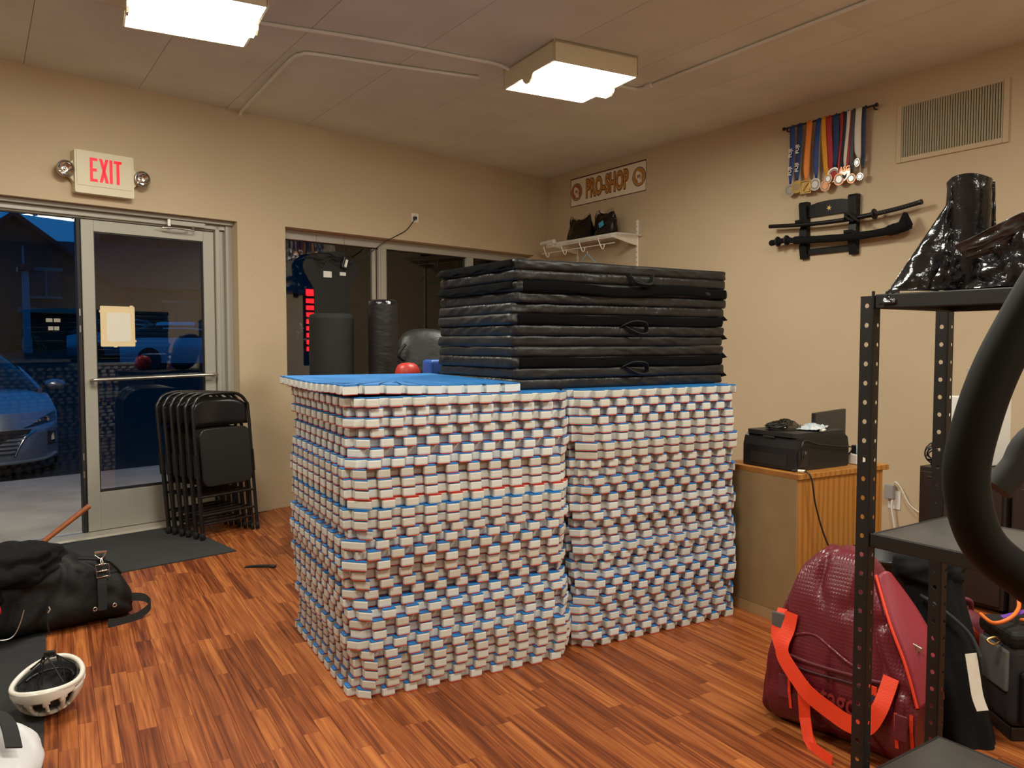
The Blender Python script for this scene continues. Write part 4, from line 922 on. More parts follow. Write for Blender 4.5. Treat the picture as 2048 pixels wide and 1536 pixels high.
MB().tube(smooth_path([(.05, -.006, .05), (.02, -.02, .08), (.01, -.03, .13), (.05, -.02, .155), (.15, -.012, .13), (.3, -.012, .11), (PWd + .03, .0, .09), (PWd + .05, .06, .02)], 6), .004, 6).obj('usb_cable', M_BLACK, pr)
# things on the printer
cbg = thing('bagged_cables', 'clear bag of coiled black cables on top of the printer', 'cable bag', (3.47, 2.66, CH + .19), 10)
cm_ = MB(); rc = random.Random(9)
for k in range(7):
    a0 = rc.uniform(0, 6); rx = rc.uniform(.05, .10); ry = rc.uniform(.03, .06); z_ = .006 + k * .004
    cm_.tube([(rx * math.cos(a0 + j * .52) - .03, ry * math.sin(a0 + j * .52), z_ + .006 * math.sin(j)) for j in range(12)], .0035, 5, closed=True)
cm_.obj('cables', M_BLACK, cbg)
MB().grid(lambda u, v: ((.03 + .11 * math.cos(u * 6.283) * (1 - v * v) ), .085 * math.sin(u * 6.283) * (1 - v * v), .002 + .045 * v + .018 * nz((math.cos(u * 6.28) * 4, math.sin(u * 6.28) * 4, v * 4), 1.3) * (v > .05)), 36, 12, closeu=True).obj('poly_bag', M_CLEAR, cbg)
pk = thing('paper_packet', 'crumpled white and blue paper packet lying on the printer', 'packet', (3.615, 2.57, CH + .19), 25)
MB().grid(lambda u, v: (-.11 + .22 * u + .01 * nz((u * 3, v * 3, 1)), -.06 + .12 * v, .006 + max(0, .02 * math.sin(u * 3.1) * math.sin(v * 3.1) + .018 * nz((u * 4, v * 4, 2), 1.5))), 24, 16).obj('wrapper', mat('packet_film', (.62, .64, .62), .3, var=1, dark=(.25, .36, .45), vscale=14), pk, solid=.002)
MB().box((-.10, -.07, .001), (-.03, -.05, .007)).obj('folded_edge', M_PAPER, pk)
mo = thing('monitor_panel', 'flat black panel standing behind the printer', 'monitor', (3.86, 2.66, CH + .001), 12)
MB().box((-.17, -.012, .03), (.24, .012, .265)).obj('screen', M_BLACK, mo, bevel=.005)
MB().box((-.08, -.06, 0), (.08, .06, .012)).obj('foot', M_BLACK, mo, bevel=.003)
MB().box((-.02, -.006, .01), (.02, .008, .05)).obj('neck', M_BLACK, mo)
ps = thing('power_strip', 'short white power strip on the cabinet beside the printer', 'power strip', (3.86, 2.46, CH + .001), -8)
MB().box((-.05, -.03, 0), (.07, .03, .055)).obj('body', M_WHITE, ps, bevel=.006)
for k in range(2): MB().box((-.035 + .045 * k, -.0315, .018), (-.01 + .045 * k, -.0295, .038)).obj('socket', M_ALUD, ps)
MB().box((-.04, -.02, .055), (.02, .02, .10)).obj('plug', M_BLACK, ps, bevel=.004)
MB().tube([(-.045, -.022, .06), (-.045, -.022, .105), (.0, -.022, .108)], .003, 5).obj('cable', mat('cable_blue', (.3, .42, .5), .5), ps)

# waste bin
wbn = thing('waste_bin', 'black tapered waste bin in front of the oak cabinet', 'waste bin', (3.64, 2.17, 0), 0)
MB().lathe([(0, .006), (.125, .006), (.13, .0), (.17, .37), (.178, .372), (.178, .385), (.165, .385), (.122, .012), (0, .012)], n=32).obj('bucket', M_BLACK, wbn)
MB().tube([(.176 * math.cos(a), .176 * math.sin(a), .382) for a in [k * 2 * math.pi / 32 for k in range(32)]], .006, 6, closed=True).obj('rim', M_BLACK, wbn)

# ------------------------------------------------------------------ filing cabinets
for i, (y0, lab) in enumerate(((1.955, 'dark brown two-drawer filing cabinet nearest the low wall outlet'), (1.475, 'dark brown two-drawer filing cabinet behind the curved black bar'))):
    fc = thing('filing_cabinet', lab, 'filing cabinet', (4.34, y0, 0), 0, 'brown filing cabinets')
    MB().box((.02, 0, .02), (.62, .455, .72)).obj('body', M_BROWN, fc, bevel=.003)
    MB().box((.04, .03, 0), (.58, .425, .02)).obj('plinth', M_BLACK, fc)
    for z0 in (.04, .38):
        dr = MB().box((0, .015, z0), (.02, .44, z0 + .315)).obj('drawer', M_BROWN, fc, bevel=.003)
        MB().lathe([(.0, 0), (.012, 0), (.014, .016), (.026, .02), (.026, .028), (0, .03)], c=(0, .30, z0 + .2), n=14, M=Matrix.Rotation(R(-90), 4, 'Y')).obj('drawer_knob', M_BLACK, dr)
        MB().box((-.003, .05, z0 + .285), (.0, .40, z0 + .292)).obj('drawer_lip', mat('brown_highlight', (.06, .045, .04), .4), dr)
cl_ = thing('cable_coil', 'tangled black cable coil on the nearer filing cabinet', 'cable', (4.42, 2.35, .722))
b = MB(); rc = random.Random(4)
for k in range(7):
    ax = Vector((rc.uniform(-1, 1), rc.uniform(-1, 1), rc.uniform(-.3, 1))).normalized(); u = ax.orthogonal().normalized(); w = ax.cross(u); r_ = rc.uniform(.045, .065)
    b.tube([Vector((0, 0, .072)) + (u * math.cos(a) + w * math.sin(a)) * r_ for a in [j * math.pi / 8 for j in range(16)]], .004, 5, closed=True)
b.obj('wire', M_BLACK, cl_)
MB().box((-.03, -.02, 0), (.03, .02, .04)).obj('adapter', M_BLACK, cl_, bevel=.005)
wx = thing('white_box', 'tall white box holding grey rods on the filing cabinets', 'box', (4.70, 2.27, .722), -10)
MB().box((-.12, -.11, 0), (.12, .11, .38)).obj('carton', M_WHITE, wx, bevel=.005)
for (x, y, tx, h_) in ((-.07, .0, -4, .17), (-.005, .0, -9, .15), (.02, -.02, 4, .15)):
    MB().box((-.012, -.006, 0), (.012, .006, h_), Matrix.Translation((x, y, .375)) @ Matrix.Rotation(R(tx * 1.6), 4, 'Y')).obj('rod', mat('grey_rod', (.38, .38, .37), .4), wx, bevel=.002)
gb = thing('green_tray', 'green plastic tray of folders on the farther filing cabinet', 'tray', (4.62, 1.86, .722), 0)
MB().box((-.16, -.2, 0), (.16, .06, .10)).obj('tray', mat('green_plastic', (.01, .15, .06), .35), gb, bevel=.01)
MB().box((-.15, -.19, .10), (.15, .05, .135)).obj('folder', mat('olive_folder', (.22, .25, .12), .6), gb)
MB().box((-.15, -.18, .135), (.14, .04, .15)).obj('folder', M_PAPER, gb)
MB().box((-.14, -.19, .15), (.14, .04, .165)).obj('folder', mat('red_folder', (.4, .02, .03), .5), gb)
pt = thing('paper_towel', 'white paper towel roll beside the green tray', 'paper roll', (4.86, 1.83, .722))
MB().lathe([(.02, 0), (.075, 0), (.078, .14), (.074, .29), (.02, .29)], n=24).obj('roll', M_PAPER, pt)
MB().lathe([(.018, .001), (.021, .001), (.021, .289), (.018, .289)], n=16).obj('core', M_HARDB, pt)
pb_ = thing('purple_bottle', 'purple bottle with white cap standing on the filing cabinet', 'bottle', (4.73, 1.60, .722))
MB().lathe([(0, .0), (.05, 0), (.055, .03), (.055, .36), (.045, .42), (.03, .44)], n=20).obj('bottle', mat('purple_plastic', (.09, .02, .28), .3), pb_)
MB().lathe([(.03, .44), (.032, .44), (.032, .49), (0, .492)], n=16).obj('cap', M_WHITE, pb_)

# ------------------------------------------------------------------ black boltless shelving unit
su = thing('shelving_unit', 'black perforated steel shelving unit in the right foreground', 'shelving', (1.95, 1.21, 0), 0)
def flange(b, w, z0, z1, f, pitch=.0508, r=.0068, off=.5, notch=False):
    n = int((z1 - z0) / pitch); vs = []; fs = []
    for k in range(n):
        a = z0 + k * pitch; c = a + pitch / 2
        rect = [(w, c), (w, a + pitch), (w * off, a + pitch), (0, a + pitch), (0, c), (0, a), (w * off, a), (w, a)]
        hole = [(w * off + r * math.cos(j * math.pi / 4), c + r * math.sin(j * math.pi / 4)) for j in range(8)]
        o = len(vs); vs += [f(*p) for p in rect] + [f(*p) for p in hole]
        fs += [(o + j, o + (j + 1) % 8, o + 8 + (j + 1) % 8, o + 8 + j) for j in range(8)]
    b.add(vs, fs); return b
HT = 1.536
def post(x, y, name='post', dirx=1):
    p = MB(); flange(p, .036, 0, HT, lambda a, z: (x, y + .038 - a, z)); p.obj(name, M_BLKM, su, solid=.0022)
    q = MB(); flange(q, .028, 0, HT, lambda a, z: (x + a * dirx, y + .001, z), off=.72, r=.006); q.obj(name, M_BLKM, su, solid=.0022)
    MB().tube([(x, y + .003, 0), (x, y + .003, HT)], .004, 6).obj('post_bead', M_BLKM, su)
post(0, 0); post(.372, 0); post(0, -.93); post(.372, -.93)
SHD = .372; SHL = .90
def shelf(z, board=True):
    s_ = MB().box((.002, -SHL, z - .038), (.010, .0, z)).obj('front_beam', M_BLKM, su, bevel=.003)
    MB().box((SHD - .008, -SHL, z - .038), (SHD, .0, z)).obj('back_beam', M_BLKM, su, bevel=.003)
    MB().box((.01, -.010, z - .038), (SHD - .008, -.002, z)).obj('end_beam', M_BLKM, su, bevel=.003)
    MB().box((.01, -SHL, z - .038), (SHD - .008, -SHL + .008, z)).obj('end_beam', M_BLKM, su, bevel=.003)
    MB().box((.010, -SHL + .008, z - .012), (SHD - .008, -.010, z - .002)).obj('shelf_board', mat('dusty_dark_board', (.055, .05, .043), .5, var=.45, vscale=7), su)
shelf(1.528); shelf(.90); shelf(.25)

# black plastic sheeting on the top shelf
pr2 = thing('plastic_roll', 'upright roll of black plastic sheeting on top of the shelving', 'plastic roll', (2.125, 1.065, 1.53))
def rollf(u, v):
    a = u * 2 * math.pi; r_ = .052 + .003 * nz((math.cos(a) * 2, math.sin(a) * 2, v * 5), 1.2); return (r_ * math.cos(a), r_ * math.sin(a), v * .29 + .006 * math.sin(a * 2 + 1) * (v > .98))
MB().grid(rollf, 36, 16, closeu=True).obj('roll', M_FILM, pr2)
MB().lathe([(.05, .286), (.035, .29), (.03, .28), (0, .279)], n=24).obj('core_end', M_BLACK, pr2)
def drape(name, corners, seed, amp, nu=30, nv=30, th=.0015, label=None):
    a, b, c, d = [Vector(p) for p in corners]
    def f(u, v):
        p = a.lerp(b, u).lerp(d.lerp(c, u), v)
        e = min(u, 1 - u, v, 1 - v) ; k = .35 + .65 * min(1, e * 5)
        rid = abs(nz((u * 4.0, v * 3.0, 0), 1, seed)) + .5 * abs(nz((u * 9, v * 7, 3), 1, seed))
        n = (b - a).cross(d - a).normalized()
        return p + n * (rid * amp - amp * .4) * k
    return MB().grid(f, nu, nv)
# a long fold falling from the roll to the front corner of the shelf
def fold(u, v):
    top = Vector((-.03, .035, .235)); foot = Vector((-.175, .13, -.035))
    p = top.lerp(foot, v); w_ = .012 + .055 * v ** .8
    a = (u - .5) * 2.6
    side = Vector((.55, -.55, -.15)).normalized(); nrm = Vector((-.6, -.55, .3)).normalized()
    q = p + side * (w_ * (math.sin(a) + .9)) + nrm * (w_ * .55 * math.cos(a))
    q += nrm * .006 * nz((u * 5, v * 12, 0), 1.0, 5) * (v ** .5)
    if q.z < .004 and q.x > -.172: q.z = .004 + .1 * (0)
    return q
MB().grid(fold, 24, 40).obj('fold', M_FILM, pr2, solid=.0012)
d_ = drape('wrap', [(-.062, .03, .16), (.02, -.06, .13), (.02, -.08, .004), (-.12, .05, .004)], 3, .03)
d_.obj('wrap', M_FILM, pr2, solid=.0012)
d_ = drape('wrap', [(-.05, .02, .27), (.035, -.045, .28), (.04, -.052, .12), (-.07, .03, .12)], 8, .012)
d_.obj('wrap', M_FILM, pr2, solid=.0012)
cs = thing('crumpled_sheeting', 'crumpled glossy black plastic sheeting heaped beside the upright roll', 'plastic sheet', (2.10, .90, 1.53))
def crum(u, v):
    a = u * 2 * math.pi; r_ = 1 - v
    bx_ = .13 * math.cos(a) * (r_ ** .5); by_ = .135 * math.sin(a) * (r_ ** .5)
    h_ = (.21 * (v ** .8)) * (1 + .25 * math.sin(a + 2.4))
    k = abs(nz((math.cos(a) * 1.6, math.sin(a) * 1.6, v * 2.4), 1.4, 2)); k2 = abs(nz((math.cos(a) * 4, math.sin(a) * 4, v * 6), 1.2, 9))
    f_ = 1 + .55 * (k - .25) + .22 * (k2 - .2)
    return (bx_ * f_, by_ * f_, max(.003, h_ * (.82 + .5 * k)))
MB().grid(crum, 60, 30, closeu=True).obj('sheet', M_FILM, cs)
d_ = drape('loose_edge', [(-.13, .12, .105), (-.09, -.08, .20), (-.05, -.11, .13), (-.10, .10, .07)], 12, .02)
d_.obj('loose_edge', mat('grey_film_face', (.05, .05, .052), .16, bump=.5, bscale=14, bdist=.02), cs, solid=.0012)

# ------------------------------------------------------------------ near machine with the curved padded bar
em_ = thing('exercise_machine', 'exercise machine with big curved black padded bar at right edge', 'exercise machine', (.93, .10, 0), 0)
def tw(p): return (p[0] - .93, p[1] - .10, p[2])
bar = [(.72, .262, 1.50), (.693, .281, 1.460), (.673, .295, 1.418), (.657, .306, 1.378), (.646, .313, 1.339), (.640, .317, 1.301), (.644, .314, 1.266), (.655, .307, 1.240), (.677, .292, 1.218), (.707, .272, 1.198), (.80, .20, 1.16), (.93, .10, 1.13)]
MB().tube(smooth_path([tw(p) for p in bar], 8), .0168, 20).obj('curved_bar', mat('black_foam_grip', (.008, .008, .0075), .6, spec=.18), em_)
MB().tube(smooth_path([tw(p) for p in [(.767, .352, 1.268), (.780, .343, 1.288), (.797, .331, 1.318), (.84, .27, 1.36), (.93, .10, 1.38)]], 6), .013, 16).obj('hand_grip', mat('dark_grey_grip', (.03, .029, .027), .6, spec=.2), em_)
MB().tube([(0, 0, .03), (0, 0, 1.42)], .035, 16).obj('column', M_BLKM, em_)
MB().tube([(0, -.30, .03), (0, .0, .03)], .03, 12).tube([(-.02, -.3, .03), (.25, -.3, .03)], .03, 12).obj('base', M_BLKM, em_)

# ------------------------------------------------------------------ maroon duffel with orange straps
md_ = thing('maroon_duffel', 'large glossy maroon duffel bag with orange straps behind the shelving', 'duffel bag', (2.40, 1.89, 0), -82)
md_.scale = (.89, .72, 1.07)
DL, DD = .60, .36
hp = [(0, .16), (.015, .27), (.05, .43), (.10, .555), (.16, .610), (.24, .625), (.33, .610), (.40, .545), (.46, .46), (.52, .37), (.57, .31), (.60, .23)]
def hgt(x):
    for (x0, h0), (x1, h1) in zip(hp[:-1], hp[1:]):
        if x <= x1: t = (x - x0) / (x1 - x0); return h0 + (h1 - h0) * t
    return hp[-1][1]
def duf(u, v):
    x = DL * v; h_ = hgt(x); a = -math.pi / 2 + u * 2 * math.pi
    e = .55 if abs(v - .5) < .45 else .8
    cy = math.copysign(abs(math.cos(a)) ** e, math.cos(a)); sz = math.copysign(abs(math.sin(a)) ** e, math.sin(a))
    z = h_ * .5 * (1 + sz); dep = DD / 2 * (1 - .30 * max(0, z - .3) / .33) * (1 if .04 < v < .96 else .86)
    y = DD / 2 - cy * dep + .16 * max(0, z - .28)
    k = nz((x * 7, y * 7, z * 7), 1, 6); k2 = abs(nz((x * 5 + z * 3, y * 4, z * 6), 1, 2))
    out = .012 * k - .022 * max(0, .12 - k2) / .12
    y -= cy * out; z += max(0, sz) * out
    if z < .30: y -= .02 * math.sin(min(1, z / .30) * math.pi) * (cy > 0)
    return (x - .02 * math.sin(math.pi * min(1, z / max(.01, h_))) * (v < .2), y, max(z, 0.004))
b = MB(); b.grid(duf, 72, 60, closeu=True)
b.add([duf(k / 72, 0) for k in range(72)], [tuple(range(72))], True); b.add([duf(k / 72, 1) for k in range(72)], [tuple(reversed(range(72)))], True)
b.obj('body', M_MAROON, md_, sub=1)
def face(x, z, out=.006):
    # point on the front of the bag
    best = min((duf(u / 200, min(max(x / DL, 0), 1)) for u in range(100)), key=lambda p: abs(p[2] - z) + (0 if p[1] < DD / 2 + .1 else 5)); return Vector((x, best[1] - out, z))
def fpath(pts, out=.008): return smooth_path([face(x, z, o if len(t) else out) for x, z, *t in pts for o in [(t[0] if t else out)]], 6)
# lower pocket with welt
MB().tube(fpath([(.10, .262), (.2, .255), (.35, .258), (.48, .262), (.585, .262)], .004), .007, 6).obj('pocket_welt', M_MAROON2, md_)
MB().tube(fpath([(.10, .235), (.2, .228), (.35, .232), (.48, .236), (.585, .236)], .003), .005, 6).obj('pocket_zip', mat('dark_maroon_zip', (.05, .006, .012), .6), md_)
MB().tube(fpath([(.12, .33), (.2, .345), (.28, .32), (.36, .29), (.44, .275)], .003), .006, 6).obj('zip_lip', M_MAROON, md_)
def lay(name, pts, w_, m, up=None, th=.004):
    P = [Vector(p) for p in pts]; S = []
    for i in range(len(P)):
        t = (P[min(i + 1, len(P) - 1)] - P[max(i - 1, 0)]).normalized(); S.append(t.cross(Vector((0, -1, .15)) if up is None else Vector(up)).normalized())
    return MB().ribbon(P, w_, S, th).obj(name, m, md_)
lay('strap', fpath([(.105, .40, .02), (.10, .35, .02), (.09, .30, .035), (.10, .26, .04), (.16, .21, .045), (.22, .17, .05), (.30, .135, .055), (.38, .115, .06), (.45, .13, .055), (.49, .19, .045), (.505, .25, .03), (.51, .285, .012)], .02), .056, M_ORANGE)
lay('strap', fpath([(.055, .40, .012), (.055, .37, .016), (.045, .325, .02), (.08, .28, .03), (.12, .245, .034), (.14, .22, .03)], .02), .042, M_ORANGE)
lay('loose_strap', [face(.185, .20, .03), face(.195, .14, .05), face(.20, .08, .055), Vector((.225, -.075, .03)), Vector((.27, -.12, .008)), Vector((.36, -.17, .008))], .048, M_ORANGE)
MB().box((-.028, -.008, -.03), (.028, .008, .03), Matrix.Translation(face(.05, .36, .018))).obj('buckle', mat('buckle_grey', (.10, .10, .10), .3), md_, bevel=.004)
for sx in (-1, 1): MB().tube(smooth_path([face(.05 + sx * .012, .385, .03), face(.05 + sx * .03, .365, .03), face(.05 + sx * .02, .34, .03)], 4), .004, 5).obj('buckle_prong', M_STEEL, md_)
for x in (.09, .56): MB().box((-.022, -.006, -.04), (.022, .004, .04), Matrix.Translation(face(x, .15, .006))).obj('lash_tab', M_MAROON2, md_, bevel=.004)
for x in (.115, .54, .585): lay('edge_strap', [face(x, .19, .006), face(x + .003, .14, .006), face(x + .005, .08, .006)], .012, M_ORANGE)
# side pocket (bright crimson) with orange zip at the right shoulder
e0 = [Vector(duf(.47, .66)) + Vector((-.0, -.004, .012)), Vector(duf(.42, .80)) + Vector((.0, -.008, .01)), Vector(duf(.40, .92)) + Vector((0, -.008, .008)), Vector(duf(.36, .995)) + Vector((.006, -.008, 0))]
e1 = [Vector(duf(.50, .66)) + Vector((.03, -.0, .035)), Vector(duf(.52, .80)) + Vector((.035, .02, .035)), Vector(duf(.52, .92)) + Vector((.04, .02, .02)), Vector(duf(.50, .995)) + Vector((.045, .02, -.01))]
E0 = smooth_path(e0, 8); E1 = smooth_path(e1, 8)
MB().grid(lambda u, v: E0[round(u * (len(E0) - 1))].lerp(E1[round(u * (len(E1) - 1))], v) + Vector((0, 0, .012 * math.sin(v * 3.14))), len(E0), 8).obj('shoulder_panel', M_CRIMSON, md_, solid=.004)
MB().tube([p + Vector((-.004, -.006, .006)) for p in E0], .0055, 7).obj('zip_piping', M_ORANGE, md_)
zp = E0[15].lerp(E1[15], .45) + Vector((-.004, -.012, .02))
MB().box((-.018, -.006, -.008), (.018, .006, .008), Matrix.Translation(zp) @ Matrix.Rotation(R(15), 4, 'Y')).tube([zp, zp + Vector((.004, -.012, -.03))], .004, 6).obj('zip_puller', M_STEEL, md_, bevel=.003)
# printed wordmark and badge on the front pocket
put = face(.345, .19, .009)
me = text_mesh('patagonia', .105, .0008, .001, .80); me.transform(Matrix.Translation((.335, put.y - .006, .165)) @ RX); me.materials.clear(); me.materials.append(mat('wordmark_red', (.24, .022, .018), .55)); link('wordmark', me, None, md_)
bd = MB().prism([(.405, .245), (.455, .215), (.47, .225), (.47, .25), (.44, .252)], put.y - .008, put.y - .004, lambda p, d: (p[0], d, p[1])).obj('badge', M_ORANGE, md_)
MB().prism([(.44, .212), (.458, .226), (.468, .208), (.45, .20)], put.y - .010, put.y - .008, lambda p, d: (p[0], d, p[1])).obj('badge_mark', mat('badge_navy', (.02, .03, .08), .5), bd)

# ------------------------------------------------------------------ soft heaps: generic blob builder
def blob(name, m, parent, c, rad, seed, amp=.15, fr_=1.6, zmin=None, n=(48, 28), flat=1.0, fold=0.0):
    def f(u, v):
        a = u * 2 * math.pi; b_ = v * math.pi
        d = Vector((math.sin(b_) * math.cos(a), math.sin(b_) * math.sin(a), -math.cos(b_)))
        k = 1 + amp * nz(d, fr_, seed) + amp * .45 * nz(d, fr_ * 2.6, seed + 1) - fold * max(0, .14 - abs(nz(d, fr_ * 1.4, seed + 5))) / .14
        q = Vector((d.x * rad[0] * k, d.y * rad[1] * k, d.z * rad[2] * k)) + Vector(c)
        if zmin is not None and q.z < zmin: q.z = zmin
        return q
    return MB().grid(f, n[0], n[1], closeu=True).obj(name, m, parent)

# black jacket heaped at the right end of the duffel
jk = thing('black_jacket', 'black jacket with white care tag heaped against the maroon duffel', 'jacket', (2.88, 1.42, 0), -50)
def jf(u, v):
    a = u * 2 * math.pi; h_ = .60 * v; w_ = (.08 + .03 * (1 - v) ** .8) * (1 if v < .96 else .5); d_ = (.07 + .03 * (1 - v)) * (1 if v < .96 else .4)
    k = 1 + .10 * nz((math.cos(a) * 2, math.sin(a) * 2, v * 2.5), 1.3, 4) + .07 * math.sin(a * 6 + v * 3) * (1 - v * .6)
    return (w_ * math.cos(a) * k - .10 * v + .0, d_ * math.sin(a) * k + .10 * v, .002 + h_ * (1 + .08 * math.cos(a)))
MB().grid(jf, 72, 26, closeu=True).obj('shell', M_CLOTH, jk)
blob('hood', M_CLOTH, jk, (-.10, .11, .57), (.12, .11, .075), 3, .2, 1.8)
MB().tube(smooth_path([(-.14, -.0, .50), (-.08, -.05, .47), (.0, -.07, .40), (.03, -.10, .33)], 5), .007, 6).obj('seam', mat('dark_green_cloth', (.016, .02, .019), .8), jk)
MB().ribbon(smooth_path([(.0, -.10, .34), (.01, -.108, .27), (.02, -.118, .20), (.035, -.125, .155)], 4), .040, (1, .3, .1), .0015).obj('care_tag', M_PAPER, jk)

# second maroon bag, half hidden
m2 = thing('maroon_backpack', 'smaller maroon pack with orange trim behind the black jacket', 'backpack', (3.24, 1.63, 0), -40)
def m2f(u, v):
    a = u * 2 * math.pi; s_ = math.sin(max(.02, v) * math.pi / 2 + math.pi / 2 * 0) if v < .9 else 1
    k = (1 - .35 * v ** 2) * (1 if v < .97 else .6)
    e = .6; return (math.copysign(abs(math.cos(a)) ** e, math.cos(a)) * .13 * k, math.copysign(abs(math.sin(a)) ** e, math.sin(a)) * .10 * k, .002 + .34 * v)
b = MB(); b.grid(m2f, 40, 16, closeu=True); b.add([m2f(k / 40, 1) for k in range(40)], [tuple(range(40))], True); b.obj('body', M_MAROON2, m2)
MB().grid(lambda u, v: (-.10 + .2 * u, -.125 - .03 * math.sin(u * 3.14) + 0 * v, .03 + .17 * v - .03 * u), 14, 8).obj('front_pocket', M_MAROON, m2, solid=.006)
MB().tube(smooth_path([(-.10, -.13, .20), (-.03, -.152, .185), (.05, -.152, .175), (.10, -.13, .165)], 5), .009, 6).obj('pocket_trim', M_ORANGE, m2)
MB().ribbon(smooth_path([(-.02, -.10, .33), (.0, -.13, .30), (.03, -.14, .26), (.06, -.135, .23)], 4), .03, (1, -.2, .2), .004).obj('strap', M_ORANGE, m2)
MB().tube(smooth_path([(-.05, 0, .335), (-.03, -.02, .38), (.04, -.02, .38), (.06, 0, .335)], 5), .01, 6).obj('grab_handle', M_MAROON2, m2)

# grey camera bag at the right edge
cg = thing('camera_bag', 'grey and black camera bag with brass clip at right edge', 'camera bag', (3.14, 1.30, 0), -36); cg.scale = (.88, .88, .88)
MB().box((-.16, -.12, .06), (.16, .12, .40)).obj('body', mat('charcoal_fabric', (.022, .022, .024), .8, bump=.3, bscale=200), cg, bevel=.04, seg=4)
MB().box((-.165, -.125, .38), (.165, .125, .45)).obj('lid', M_NYLON, cg, bevel=.025, seg=3)
MB().box((-.17, -.10, .20), (-.15, .10, .37)).obj('side_pocket', mat('mid_grey_fabric', (.13, .125, .12), .8), cg, bevel=.02, seg=3)
MB().box((-.13, -.155, .08), (.10, -.11, .30)).obj('front_pocket', M_NYLON, cg, bevel=.02, seg=3)
MB().ribbon(smooth_path([(.02, -.13, .45), (.02, -.165, .36), (.02, -.17, .2), (.02, -.165, .1)], 5), .035, (1, 0, 0), .006).obj('strap', M_WEB, cg)
MB().box((-.005, -.185, .30), (.045, -.16, .345)).obj('buckle', mat('grey_buckle', (.2, .2, .21), .4), cg, bevel=.005)
MB().tube(smooth_path([(-.17, -.06, .40), (-.20, -.07, .415), (-.235, -.08, .405), (-.21, -.085, .39), (-.18, -.07, .395)], 5), .0045, 6).obj('brass_clip', M_GOLD, cg)
MB().box((-.14, -.1, 0), (.14, .1, .06)).obj('base_pad', M_BLACK, cg, bevel=.01)
# orange cord: along the floor and in loops over the bag
oc = thing('extension_cable', 'orange extension cord along the floor before the filing cabinets', 'cable', (4.10, 1.95, 0))
MB().tube(smooth_path([(-.35, .42, .006), (-.15, .22, .006), (.08, .02, .006), (.10, -.2, .006), (.05, -.55, .006), (-.02, -.9, .006)], 7), .0055, 8).obj('cord', mat('orange_pvc', (.75, .16, .02), .45), oc)
ol2 = thing('coiled_cable', 'loops of orange cord lying on the grey camera bag', 'cord', (3.14, 1.30, .398), -36)
b = MB()
b.tube(smooth_path([(-.16, .06, .008), (-.17, -.04, .010), (-.12, -.05, .03), (-.06, .0, .05), (-.02, .06, .08), (.02, .04, .11), (.05, -.02, .08), (.0, -.04, .03), (-.06, -.02, .015), (.05, .0, .012), (.12, .04, .010)], 6), .007, 8)
b.obj('cord', mat('orange_pvc', (.75, .16, .02), .45), ol2)
MB().ribbon(smooth_path([(-.10, .03, .008), (-.06, .01, .028), (-.01, .02, .034), (.06, .03, .012)], 5), .02, (0, 1, .2), .003).obj('purple_tie', mat('purple_tape', (.13, .03, .35), .6), ol2)

# ------------------------------------------------------------------ black duffel at left
bd_ = thing('black_duffel', 'big black nylon sports duffel with metal strap hooks at left', 'duffel bag', (.27, 4.56, .001), 10)
def bdf(u, v):
    x = -.45 + v * .80; t = abs(2 * v - 1)
    h_ = (.36 if v < .60 else .36 - .15 * ((v - .60) / .40) ** 1.6) * (1 - .65 * max(0, t - .82) / .18 if v < .5 else 1)
    if v > .93: h_ *= 1 - .30 * (v - .93) / .07
    a = -math.pi / 2 + u * 2 * math.pi; e = .62
    cy = math.copysign(abs(math.cos(a)) ** e, math.cos(a)); sz = math.copysign(abs(math.sin(a)) ** e, math.sin(a))
    z = h_ * .5 * (1 + sz); y = -cy * (.24 - .10 * z / .4) * (1 - .25 * max(0, t - .85) / .15)
    k = nz((x * 6, y * 6, z * 6), 1, 8); f_ = max(0, .12 - abs(nz((x * 5, y * 3 + z * 4, z * 2), 1, 3))) / .12
    o_ = .018 * k - .02 * f_
    return (x, y - cy * o_, max(.002, z + max(0, sz) * o_))
b = MB(); b.grid(bdf, 64, 48, closeu=True); b.add([bdf(k / 64, 0) for k in range(64)], [tuple(range(64))], True); b.add([bdf(k / 64, 1) for k in range(64)], [tuple(reversed(range(64)))], True)
b.obj('body', M_NYLON, bd_, sub=1)
fy = -.24
MB().ribbon(smooth_path([(.205, -.155, .335), (.20, -.185, .27), (.19, -.215, .21), (.185, -.235, .13), (.18, -.245, .085)], 5), .042, (1, 0, 0), .004).obj('end_strap', M_WEB, bd_)
for z_, h_, y_ in ((.285, .03, -.19), (.255, .028, -.20)):
    MB().tube([(.17, y_ - .006, z_ - h_ / 2), (.23, y_ - .006, z_ - h_ / 2), (.23, y_ - .0, z_ + h_ / 2), (.17, y_ - .0, z_ + h_ / 2)], .0035, 6, closed=True).obj('slide_buckle', M_CHROME, bd_)
MB().tube(smooth_path([(.175, -.165, .345), (.20, -.178, .325), (.225, -.165, .348)], 4), .004, 6).tube(smooth_path([(.20, -.178, .325), (.205, -.188, .31), (.20, -.192, .297), (.195, -.186, .31), (.20, -.178, .325)], 4), .004, 6).obj('snap_hook', M_CHROME, bd_)
MB().box((.172, -.172, .352), (.23, -.162, .362)).obj('strap_bar', M_CHROME, bd_, bevel=.002)
for x in (.145, .235): MB().tube([(x + .009 * math.cos(a), -.252, .10 + .009 * math.sin(a)) for a in [k * math.pi / 6 for k in range(12)]], .003, 5, closed=True).obj('eyelet', M_CHROME, bd_)
MB().ribbon(smooth_path([(.33, -.16, .10), (.40, -.18, .085), (.42, -.21, .05), (.36, -.24, .02), (.27, -.26, .012), (.2, -.262, .02)], 6), .04, (.1, .3, 1), .006).obj('grab_loop', M_WEB, bd_)
